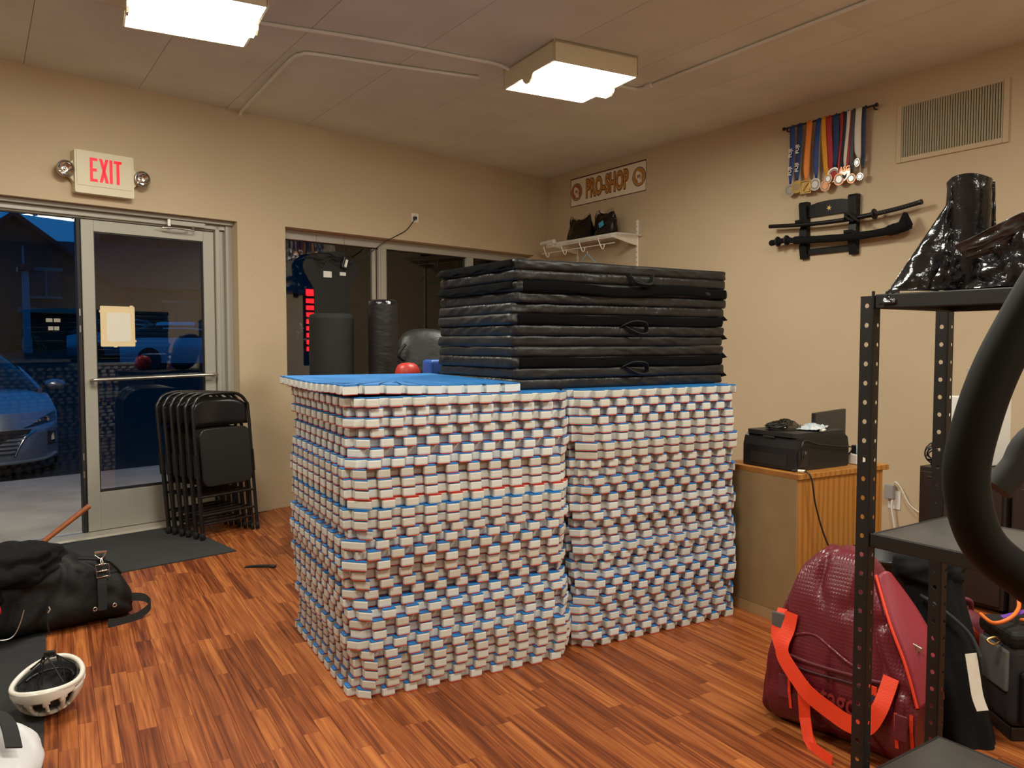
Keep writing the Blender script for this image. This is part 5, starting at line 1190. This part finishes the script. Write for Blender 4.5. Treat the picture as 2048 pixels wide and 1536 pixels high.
MB().tube(smooth_path([(-.16, -.262, .17), (-.18, -.268, .11), (-.21, -.272, .06), (-.26, -.272, .055), (-.33, -.268, .09)], 6), .0035, 6).obj('piping', M_SILV, bd_)
MB().tube([(-.06, -.262, .165), (-.055, -.27, .15), (-.065, -.27, .135)], .005, 6).obj('zip_puller', M_STEEL, bd_)
MB().tube(smooth_path([(-.05, -.262, .20), (-.07, -.268, .12), (-.06, -.266, .03)], 5), .004, 6).obj('zip', M_WEB, bd_)
MB().tube(smooth_path([(.10, -.16, .34), (.16, -.175, .33), (.24, -.16, .30), (.31, -.12, .22)], 6), .006, 6).obj('seam_piping', M_WEB, bd_)
sc_ = thing('black_sweatshirt', 'black sweatshirt draped over the top of the black duffel', 'sweatshirt', (.12, 4.55, .24), 10)
blob('cloth', M_CLOTH, sc_, (-.03, -.03, .08), (.27, .21, .12), 5, .25, 1.3, n=(64, 36), fold=.10)
blob('sleeve', M_CLOTH, sc_, (-.20, -.17, .0), (.13, .11, .10), 9, .25, 1.6, fold=.10)
rg = thing('red_glove', 'red padded glove tucked against the black duffel at left', 'glove', (.025, 4.255, .001), 0)
blob('glove', mat('red_leather_glove', (.45, .012, .03), .45), rg, (-.04, 0, .185), (.085, .06, .055), 3, .12, 1.4)
MB().lathe([(.0, 0), (.05, 0), (.045, .10), (.05, .15)], c=(-.06, 0, 0), n=16).obj('cuff', M_NYLON, rg)
bl = thing('blue_bag', 'blue bag standing at the left edge beside the sidelight', 'bag', (-.22, 6.0, .001), 8)
MB().box((-.2, -.14, 0), (.2, .14, .38)).obj('body', mat('royal_blue_nylon', (.015, .05, .22), .5, bump=.3, bscale=20), bl, bevel=.06, seg=4)
MB().tube(smooth_path([(-.08, 0, .37), (-.06, 0, .44), (.06, 0, .44), (.08, 0, .37)], 5), .01, 6).obj('handle', M_WEB, bl)
wsx = thing('wooden_mallet', 'wooden mallet propped behind the black duffel near the door', 'mallet', (.30, 6.10, .006), 0)
MB().tube([(.0, .05, .03), (.335, .12, .265)], [.0165, .0185], 12).obj('handle', mat('orange_wood', (.42, .115, .03), .45, var=.3, vscale=20), wsx)
MB().tube([(.02, -.02, .035), (-.01, .12, .035)], .034, 12).obj('head', mat('brown_wood', (.22, .08, .03), .5, var=.3, vscale=20), wsx, bevel=.004)

# ------------------------------------------------------------------ bicycle helmet lying upside down
hm = thing('bike_helmet', 'white vented cycling helmet lying upside down on the floor edge', 'helmet', (.195, 3.45, .008), -20)
HM = Matrix.Translation((0, 0, .144)) @ Matrix.Rotation(R(7), 4, 'X') @ Matrix.Rotation(R(-3), 4, 'Y')
def hel(u, v, k=1.0):
    a = u * 2 * math.pi; t = v * .5 * math.pi      # v=0 crown (down), v=1 rim (up)
    r_ = math.sin(t) ** .75; z = -math.cos(t) * .135
    x = math.cos(a) * .122 * r_; y = math.sin(a) * .145 * r_
    if v > .8: z += .030 * max(0, -math.sin(a)) * (v - .8) / .2 * 0 - .022 * (math.cos(a) ** 2) * (v - .8) / .2; x *= 1 - .08 * (v - .8) / .2
    return HM @ Vector((x * k, y * k, z * k))
def vents(u, v):
    a = (u * 360) % 360
    if .36 < v < .80:
        for c, w_ in ((270, 9), (242, 8), (298, 8), (216, 7), (324, 7), (90, 9), (62, 8), (118, 8), (28, 7), (152, 7)):
            if abs((a - c + 180) % 360 - 180) < w_ * 1.25 * (1.2 - abs(v - .58) * 2.2): return False
    if .80 < v < .88:
        for c in (196, 344, 10, 170):
            if abs((a - c + 180) % 360 - 180) < 11: return False
    return True
MB().grid(hel, 120, 40, closeu=True, keep=vents).obj('shell', mat('white_gloss', (.74, .72, .64), .25), hm, solid=.014)
MB().grid(lambda u, v: hel(u, v * .93, .86), 60, 20, closeu=True).obj('liner', mat('helmet_liner', (.02, .02, .02), .8), hm, solid=.004)
MB().tube([HM @ Vector((.116 * math.cos(a), .140 * math.sin(a), -.004 - .022 * math.cos(a) ** 2)) for a in [k * 2 * math.pi / 40 for k in range(40)]], .010, 8, closed=True).obj('rim', mat('white_gloss', (.74, .72, .64), .25), hm)
for k, (a0, a1) in enumerate(((.6, 2.3), (2.5, .8), (3.6, .2), (5.6, 2.9))):
    p0 = HM @ Vector((.098 * math.cos(a0), .115 * math.sin(a0), -.01)); p1 = HM @ Vector((.02 * math.cos(a1), .05 + .02 * math.sin(a1), .045)); p2 = HM @ Vector((.05 * math.cos(a1), .03, -.06))
    MB().tube(smooth_path([p0, p1, p2], 6), .0035, 5).obj('strap', M_WEB, hm)
MB().box((-.02, -.008, -.012), (.02, .008, .012), HM @ Matrix.Translation((0, .055, .05))).obj('buckle', M_BLACK, hm, bevel=.003)
for x in (-.045, 0, .045): MB().box((-.012, -.05, -.003), (.012, .05, .003), HM @ Matrix.Translation((x, -.0, -.105))).obj('pad', mat('grey_pad', (.10, .10, .09), .9) if x else mat('red_pad', (.3, .02, .03), .7), hm, bevel=.003)
MB().tube([HM @ Vector((.085 * math.cos(a), .10 * math.sin(a), -.035)) for a in [k * math.pi / 14 for k in range(1, 14)]], .005, 6).obj('retention_band', M_BLACK, hm)

# ------------------------------------------------------------------ white bag at the lower left
wbg = thing('white_bag', 'white bag with black strap at the lower left corner', 'bag', (-.045, 2.88, .0095), 0)
blob('sack', mat('white_canvas', (.68, .69, .70), .6, bump=.3, bscale=20, bdist=.01), wbg, (0, 0, .10), (.19, .25, .105), 6, .10, 1.3, zmin=.001, n=(56, 32))
MB().ribbon(smooth_path([(-.02, .235, .16), (.03, .19, .195), (.05, .12, .222), (.08, .04, .235), (.10, -.06, .235), (.11, -.15, .20)], 6), .045, (1, .2, -.35), .005).obj('strap', M_WEB, wbg)
MB().box((-.03, -.016, -.008), (.035, .016, .008), Matrix.Translation((.015, .20, .195)) @ Matrix.Rotation(R(-25), 4, 'Z')).obj('strap_adjuster', M_BLACK, wbg, bevel=.005)
MB().tube(smooth_path([(-.06, .18, .20), (-.01, .16, .212), (.02, .10, .218), (.03, .05, .228)], 5), .010, 6).obj('cord_end', mat('dark_grey_cord', (.05, .05, .055), .6), wbg)

# ------------------------------------------------------------------ outdoors
gz = lambda y: -.15 if y < 13 else -.15 + .062 * (y - 13)
walk = MB(); walk.box((-14, .14, -.22), (16, 3.15, -.02)).box((DO0, .1, -.22), (DO1, .15, -.012)); o = struct(in_w1(walk.obj('sidewalk', M_CONC))); tag(o, 'pale concrete sidewalk outside the glass door', 'sidewalk')
ap = MB(); ap.add([(-45, 8, -.15), (60, 8, -.15), (60, 13, -.15), (-45, 13, -.15), (60, 33.4, gz(33.4)), (-45, 33.4, gz(33.4)), (60, 70, gz(33.4) + .3), (-45, 70, gz(33.4) + .3)], [(0, 1, 2, 3), (3, 2, 4, 5), (5, 4, 6, 7)]); o = struct(ap.obj('street', M_ASPH)); tag(o, 'dark asphalt street rising away from the shop', 'street')
ob = MB().box((-12, .13, -.2), (SL, .3, 5)).obj('wall_outside', M_BRICK); struct(in_w1(ob))

def car(name, label, loc, rz, paint):
    t = thing(name, label, 'car', loc, rz, None)
    yf = lambda x, z: .62 * (abs(x) / .9) ** 3.4 + .10 * max(0, (z - .55)) / .25 + .10 * max(0, .32 - z)
    MB().grid(lambda u, v: ((u - .5) * 1.8, yf((u - .5) * 1.8, .20 + v * .56), .20 + v * .56), 40, 16).obj('front_bumper', paint, t)
    def hood(u, v):
        x = (u - .5) * 1.8; y0 = yf(x, .76); y = y0 + v * (1.45 - y0); return (x * (1 - .03 * v), y, .76 + .24 * math.sin(v * 1.35) / math.sin(1.35) - .05 * (abs(x) / .9) ** 3 * (.4 + v))
    MB().grid(hood, 32, 16).obj('hood', paint, t)
    for sx in (-1, 1):
        def side(u, v, sx=sx):
            y = .62 + u * 3.85; zt = .71 + .24 * min(1, u / .22) if u < .85 else .95 - .1 * (u - .85) / .15; z = .20 + v * (zt - .20); return (sx * (.9 - .04 * (1 - math.sin(v * 3.14)) ) * (1 - .10 * max(0, u - .85) / .15), y, z)
        MB().grid(side, 24, 8).obj('side_panel', paint, t)
        MB().lathe([(0, -.10), (.33, -.10), (.335, -.06), (.335, .06), (.33, .10), (0, .10)], c=(sx * .80, 1.0, .33), n=28, M=Matrix.Rotation(R(90), 4, 'Y')).obj('wheel', M_TYRE, t)
        MB().lathe([(0, -.10), (.33, -.10), (.335, -.06), (.335, .06), (.33, .10), (0, .10)], c=(sx * .80, 3.65, .33), n=28, M=Matrix.Rotation(R(90), 4, 'Y')).obj('wheel', M_TYRE, t)
        # headlight
        def patch(x0, x1, z0, z1, m, nm, o_, sx=sx, sk=0.0):
            return MB().grid(lambda u, v: (sx * (x0 + (x1 - x0) * u), yf(x0 + (x1 - x0) * u, z0 + (z1 - z0) * v) - o_, z0 + (z1 - z0) * (v * (.35 + .65 * u) if sk else v) + sk * u), 14, 6).obj(nm, m, t)
        hl = patch(.50, .875, .59, .70, M_CGLASS, 'headlight', .006, sk=.045)
        MB().lathe([(0, -.01), (.03, -.008), (.036, .0), (.03, .012)], c=(sx * .755, yf(.755, .67) - .012, .665), n=16, M=Matrix.Rotation(R(90), 4, 'X')).obj('lens', mat('headlamp_lens', (.75, .72, .6), .15, metal=.6), hl)
        for k in range(3): MB().box((sx * (.60 + .03 * k), yf(.63, .65) - .018, .635 + .01 * k), (sx * (.62 + .03 * k), yf(.63, .65) - .01, .66 + .01 * k)).obj('inner_reflector', M_CHROME, hl)
        MB().tube(smooth_path([(sx * .62, yf(.62, .56) - .014, .565), (sx * .52, yf(.52, .48) - .014, .50), (sx * .45, yf(.45, .38) - .014, .40), (sx * .40, yf(.4, .28) - .014, .29)], 6), .014, 6).obj('grille_trim', M_CHROME, t)
        patch(.76, .86, .36, .52, M_ALUD, 'fog_vent', .006)
        MB().prism([(sx * .775, .40), (sx * .84, .42), (sx * .83, .50)][::sx], yf(.82, .45) - .03, yf(.82, .45) - .004, lambda p, d: (p[0], d, p[1])).obj('fog_lamp', M_CHROME, t)
        mi = MB().grid(lambda u, v, sx=sx: (sx * (1.02 + .13 * math.cos(u * 6.283) * math.sin(v * 3.14) ** .6), 1.72 + .07 * math.cos(v * 3.14), 1.01 + .075 * math.sin(u * 6.283) * math.sin(v * 3.14) ** .6), 18, 10, closeu=True).obj('mirror', paint, t)
        MB().tube([(sx * .84, 1.72, .97), (sx * .95, 1.72, .99)], .025, 6).obj('mirror_arm', M_BLACK, mi)
    gr = MB().grid(lambda u, v: ((u - .5) * 1.16 * (.66 + .34 * v), yf((u - .5) * 1.1, .30 + v * .27) - .006, .29 + v * .29), 20, 8).obj('grille', M_ALUD, t)
    for k in range(6):
        z = .32 + k * .045; hw = .58 * (.66 + .34 * (z - .29) / .29)
        MB().ribbon([((j / 8 - .5) * 2 * hw, yf((j / 8 - .5) * 2 * hw, z) - .014, z) for j in range(9)], .016, (0, -.4, 1), .012).obj('grille_slat', M_CHROME, gr)
    MB().tube(smooth_path([(x, yf(x, .20) - .02, .215 + .03 * (abs(x) > .7)) for x in (-.86, -.7, -.35, 0, .35, .7, .86)], 5), .022, 6).obj('lower_lip', mat('grey_lip', (.16, .17, .19), .4), t)
    MB().grid(lambda u, v: ((u - .5) * 1.7, yf((u - .5) * 1.7, .2) + .08, .10 + v * .12), 20, 3).obj('under_tray', M_ALUD, t)
    # cabin
    def cab(u, v):
        y = 1.35 + u * 3.0; s_ = math.sin(math.pi * min(1, u / .42) / 2) if u < .42 else (1 if u < .66 else math.cos((u - .66) / .34 * 1.45))
        top = .97 + .47 * max(0, s_); a = v * math.pi; hw = .80 - .14 * (top - .97) / .47
        return (math.copysign(abs(math.cos(a)) ** .45, math.cos(a)) * (hw + .05 * (1 - math.sin(a))), y, .93 + (top - .93) * abs(math.sin(a)) ** .6)
    MB().grid(cab, 30, 20).obj('windows', M_CGLASS, t)
    MB().grid(lambda u, v: (Vector(cab(.36 + .36 * u, .22 + .56 * v)) + Vector((0, 0, .006))), 16, 10).obj('roof', paint, t)
    for sx in (0, 1): MB().tube([Vector(cab(k / 20, .12 if sx else .88)) + Vector((0, -.005, .01)) for k in range(0, 14)], .03, 6).obj('pillar', paint, t)
    return t
car('parked_car', 'silver-blue sedan parked outside the glass sidelight', (-.05, 10.42, -.15), 3, M_CAR)
car('parked_car', 'white car parked across the street, seen through the door glass', (8.0, 25.0, gz(25.4)), 68, M_CARW)
car('parked_car', 'second pale car parked across the street behind the white one', (6.9, 28.4, gz(28.4)), 66, M_CAR)

# brick house across the street
def house():
    t = thing('brick_house', 'dark gabled brick house across the street', 'house', (1.2, 36.0, gz(33.4)), 0)
    Z0 = 0; EV = 2.5; AP = 5.30
    MB().prism([(-3.6, 0), (3.6, 0), (3.6, EV), (0, AP - .12), (-3.6, EV)], 0, 8, lambda p, d: (p[0] + .2, d, p[1])).obj('front_wing', M_BRICK, t)
    for sx in (-1, 1):
        MB().prism([(.2, AP), (.2 + sx * 4.0, AP - 3.1), (.2 + sx * 4.0, AP - 3.3), (.2, AP - .2)], -.35, 8, lambda p, d: (p[0], d, p[1])).obj('roof', M_ROOF, t)
    MB().box((-14, 2.5, 0), (20, 10, 2.9)).obj('main_wing', M_BRICK, t)
    MB().prism([(2.0, 2.7), (6.5, 5.0), (11, 2.7)], -14, 20, lambda p, d: (d, p[0], p[1])).obj('main_roof', M_ROOF, t)
    for x, z, w_, h_ in ((1.2, 2.1, .95, 1.0), (-2.0, 2.1, 1.6, 1.0), (-2.0, .5, 1.6, 1.15), (6.5, .9, 1.2, 1.2)):
        y = -.02 if x < 4 else 2.48
        w0 = MB().box((x - w_ / 2, y - .04, z), (x + w_ / 2, y + .02, z + h_)).obj('window', M_CGLASS, t)
        MB().box((x - w_ / 2 - .1, y - .08, z + h_), (x + w_ / 2 + .1, y + .02, z + h_ + .12)).obj('lintel', M_TRIM, w0)
        MB().box((x - w_ / 2 - .08, y - .1, z - .08), (x + w_ / 2 + .08, y + .02, z)).obj('sill', M_TRIM, w0)
        MB().box((x - .03, y - .06, z), (x + .03, y, z + h_)).obj('mullion', M_TRIM, w0)
    MB().box((.2, -.9, 1.45), (2.6, .1, 1.62)).obj('porch_roof', M_TRIM, t)
    MB().box((.9, -.06, 0), (1.9, 0, 1.4)).obj('door', M_ALUD, t)
    for x in (1.15, 1.42): MB().box((x, -.09, 1.12), (x + .22, -.06, 1.26)).obj('lit_pane', M_LIT, t)
    for x in (1.22, 1.42): MB().box((x, -.09, .80), (x + .17, -.06, .95)).obj('lit_pane', M_LIT, t)
    MB().box((-2.4, -.35, 2.42), (-.4, .0, 2.5)).obj('ledge', M_TRIM, t)
house()
tb2 = thing('brick_building', 'tall dark brick building right of the gabled house', 'building', (12.2, 47.5, gz(33.4)), 0)
MB().box((-6.5, 0, 0), (9, 10, 10.5)).obj('block', M_BRICK, tb2)
MB().box((-6.7, -.2, 10.5), (9.2, 10.2, 10.9)).obj('parapet', M_TRIM, tb2)
for x in (-5, -2.4, .2, 2.8, 5.4):
    for z in (1.2, 4.4, 7.6):
        w0 = MB().box((x, -.05, z), (x + 1.3, .02, z + 1.8)).obj('window', M_CGLASS, tb2)
        MB().box((x - .1, -.12, z - .12), (x + 1.4, .02, z)).obj('sill', M_TRIM, w0)
def bush(x, y, rx, rz_, seed, label, nm='hedge_bush'):
    t = thing(nm, label, 'bush', (x, y, gz(min(y, 33.4))), 0, 'bushes before the brick house'); rnd = random.Random(seed)
    b = MB()
    for k in range(420):
        d = Vector((rnd.gauss(0, 1), rnd.gauss(0, 1), abs(rnd.gauss(0, 1)))).normalized(); p = Vector((d.x * rx, d.y * rx * .7, d.z * rz_)) * rnd.uniform(.75, 1.05)
        u = Vector((rnd.gauss(0, 1), rnd.gauss(0, 1), rnd.gauss(0, 1))).normalized(); w = u.orthogonal().normalized(); s_ = .09
        b.add([p - u * s_, p + w * s_ * .5, p + u * s_, p - w * s_ * .5], [(0, 1, 2, 3)])
    o = b.obj('foliage', M_LEAF, t); o['kind'] = 'stuff'
    MB().tube([(0, 0, 0), (0, 0, rz_ * .7)], .05, 6).obj('stem', M_BARK, t)
for i, (x, l_) in enumerate(((-1.25, 'leftmost low hedge bush before the brick house'), (.15, 'low hedge bush left of the street pole'), (1.6, 'low hedge bush just behind the street pole'), (3.4, 'low hedge bush right of the house door'))): bush(x, 34.0, .60, .62, i, l_)
pole = thing('street_pole', 'weathered pole with box at its head before the house', 'pole', (1.55, 32.6, gz(32.6)))
MB().lathe([(.16, 0), (.15, .5), (.12, .55), (.115, 2.95), (0, 2.96)], n=14).obj('shaft', M_POLE, pole)
MB().box((-.28, -.16, 2.85), (.28, .16, 3.08)).obj('head_box', M_BLACK, pole, bevel=.02)
MB().tube([(-.05, 0, 3.0), (-.05, 0, 3.7)], .035, 8).obj('rod', M_POLE, pole)
MB().box((-.27, -.2, 2.80), (-.22, -.16, 2.95)).obj('reflector', mat('pale_reflector', (.5, .5, .3), .4), pole)
# young street tree and utility pole seen through the shop window
tr = thing('street_tree', 'young street tree with small leaves outside the shop window', 'tree', (3.75, 9.3, -.02))
MB().tube(smooth_path([(0, 0, 0), (.03, .02, 1.0), (-.02, 0, 1.9), (.04, 0, 2.9)], 5), [.05 - .0016 * k for k in range(16)], 8).obj('trunk', M_BARK, tr)
rnd = random.Random(12); b = MB(); tw_ = MB()
for k in range(14):
    a = rnd.uniform(0, 6.28); z0 = rnd.uniform(1.2, 2.7); e = Vector((math.cos(a) * rnd.uniform(.3, .6), math.sin(a) * rnd.uniform(.3, .6), z0 + rnd.uniform(.1, .4))); tw_.tube([(0, 0, z0 - .2), e], [.014, .005], 5)
    for j in range(26):
        p = Vector((0, 0, z0 - .2)).lerp(e, rnd.uniform(.35, 1.1)) + Vector((rnd.gauss(0, .09), rnd.gauss(0, .09), rnd.gauss(0, .09))); u = Vector((rnd.gauss(0, 1), rnd.gauss(0, 1), rnd.gauss(0, 1))).normalized(); w = u.orthogonal().normalized()
        b.add([p - u * .035, p + w * .018, p + u * .035, p - w * .018], [(0, 1, 2, 3)])
tw_.obj('twigs', M_BARK, tr); o = b.obj('foliage', mat('grey_green_leaf', (.20, .24, .17), .6), tr); o['kind'] = 'stuff'
up = thing('utility_pole', 'grey steel utility pole outside the shop window', 'pole', (4.95, 11.2, -.15))
MB().lathe([(.07, 0), (.07, .05), (.045, .06), (.04, 4.2), (0, 4.21)], n=12).obj('shaft', M_POLE, up)
MB().tube([(0, 0, 1.72), (.9, .1, 1.86)], .025, 8).obj('cross_arm', M_POLE, up)
MB().box((-.11, -.11, 0), (.11, .11, .03)).obj('base_plate', M_POLE, up)

# shop's own light on the outside wall above the entrance
ow = thing('outdoor_light', 'outdoor wall light above the shop entrance', 'wall light', W1 @ Vector((-.1, .13, 2.95)), WA)
MB().box((-.25, .0, 0), (.25, .05, .16)).obj('back_box', M_ALU, ow, bevel=.005)
MB().prism([(.05, .16), (.05, .02), (.30, .05), (.28, .10)], -.25, .25, lambda p, d: (d, p[0], p[1])).obj('hood', M_ALU, ow)
MB().add([(-.24, .06, .012), (.24, .06, .012), (.24, .29, .040), (-.24, .29, .040)], [(0, 1, 2, 3)]).obj('diffuser', mat('outdoor_lamp', (1.0, .86, .70), .5, emit=190.0), ow)
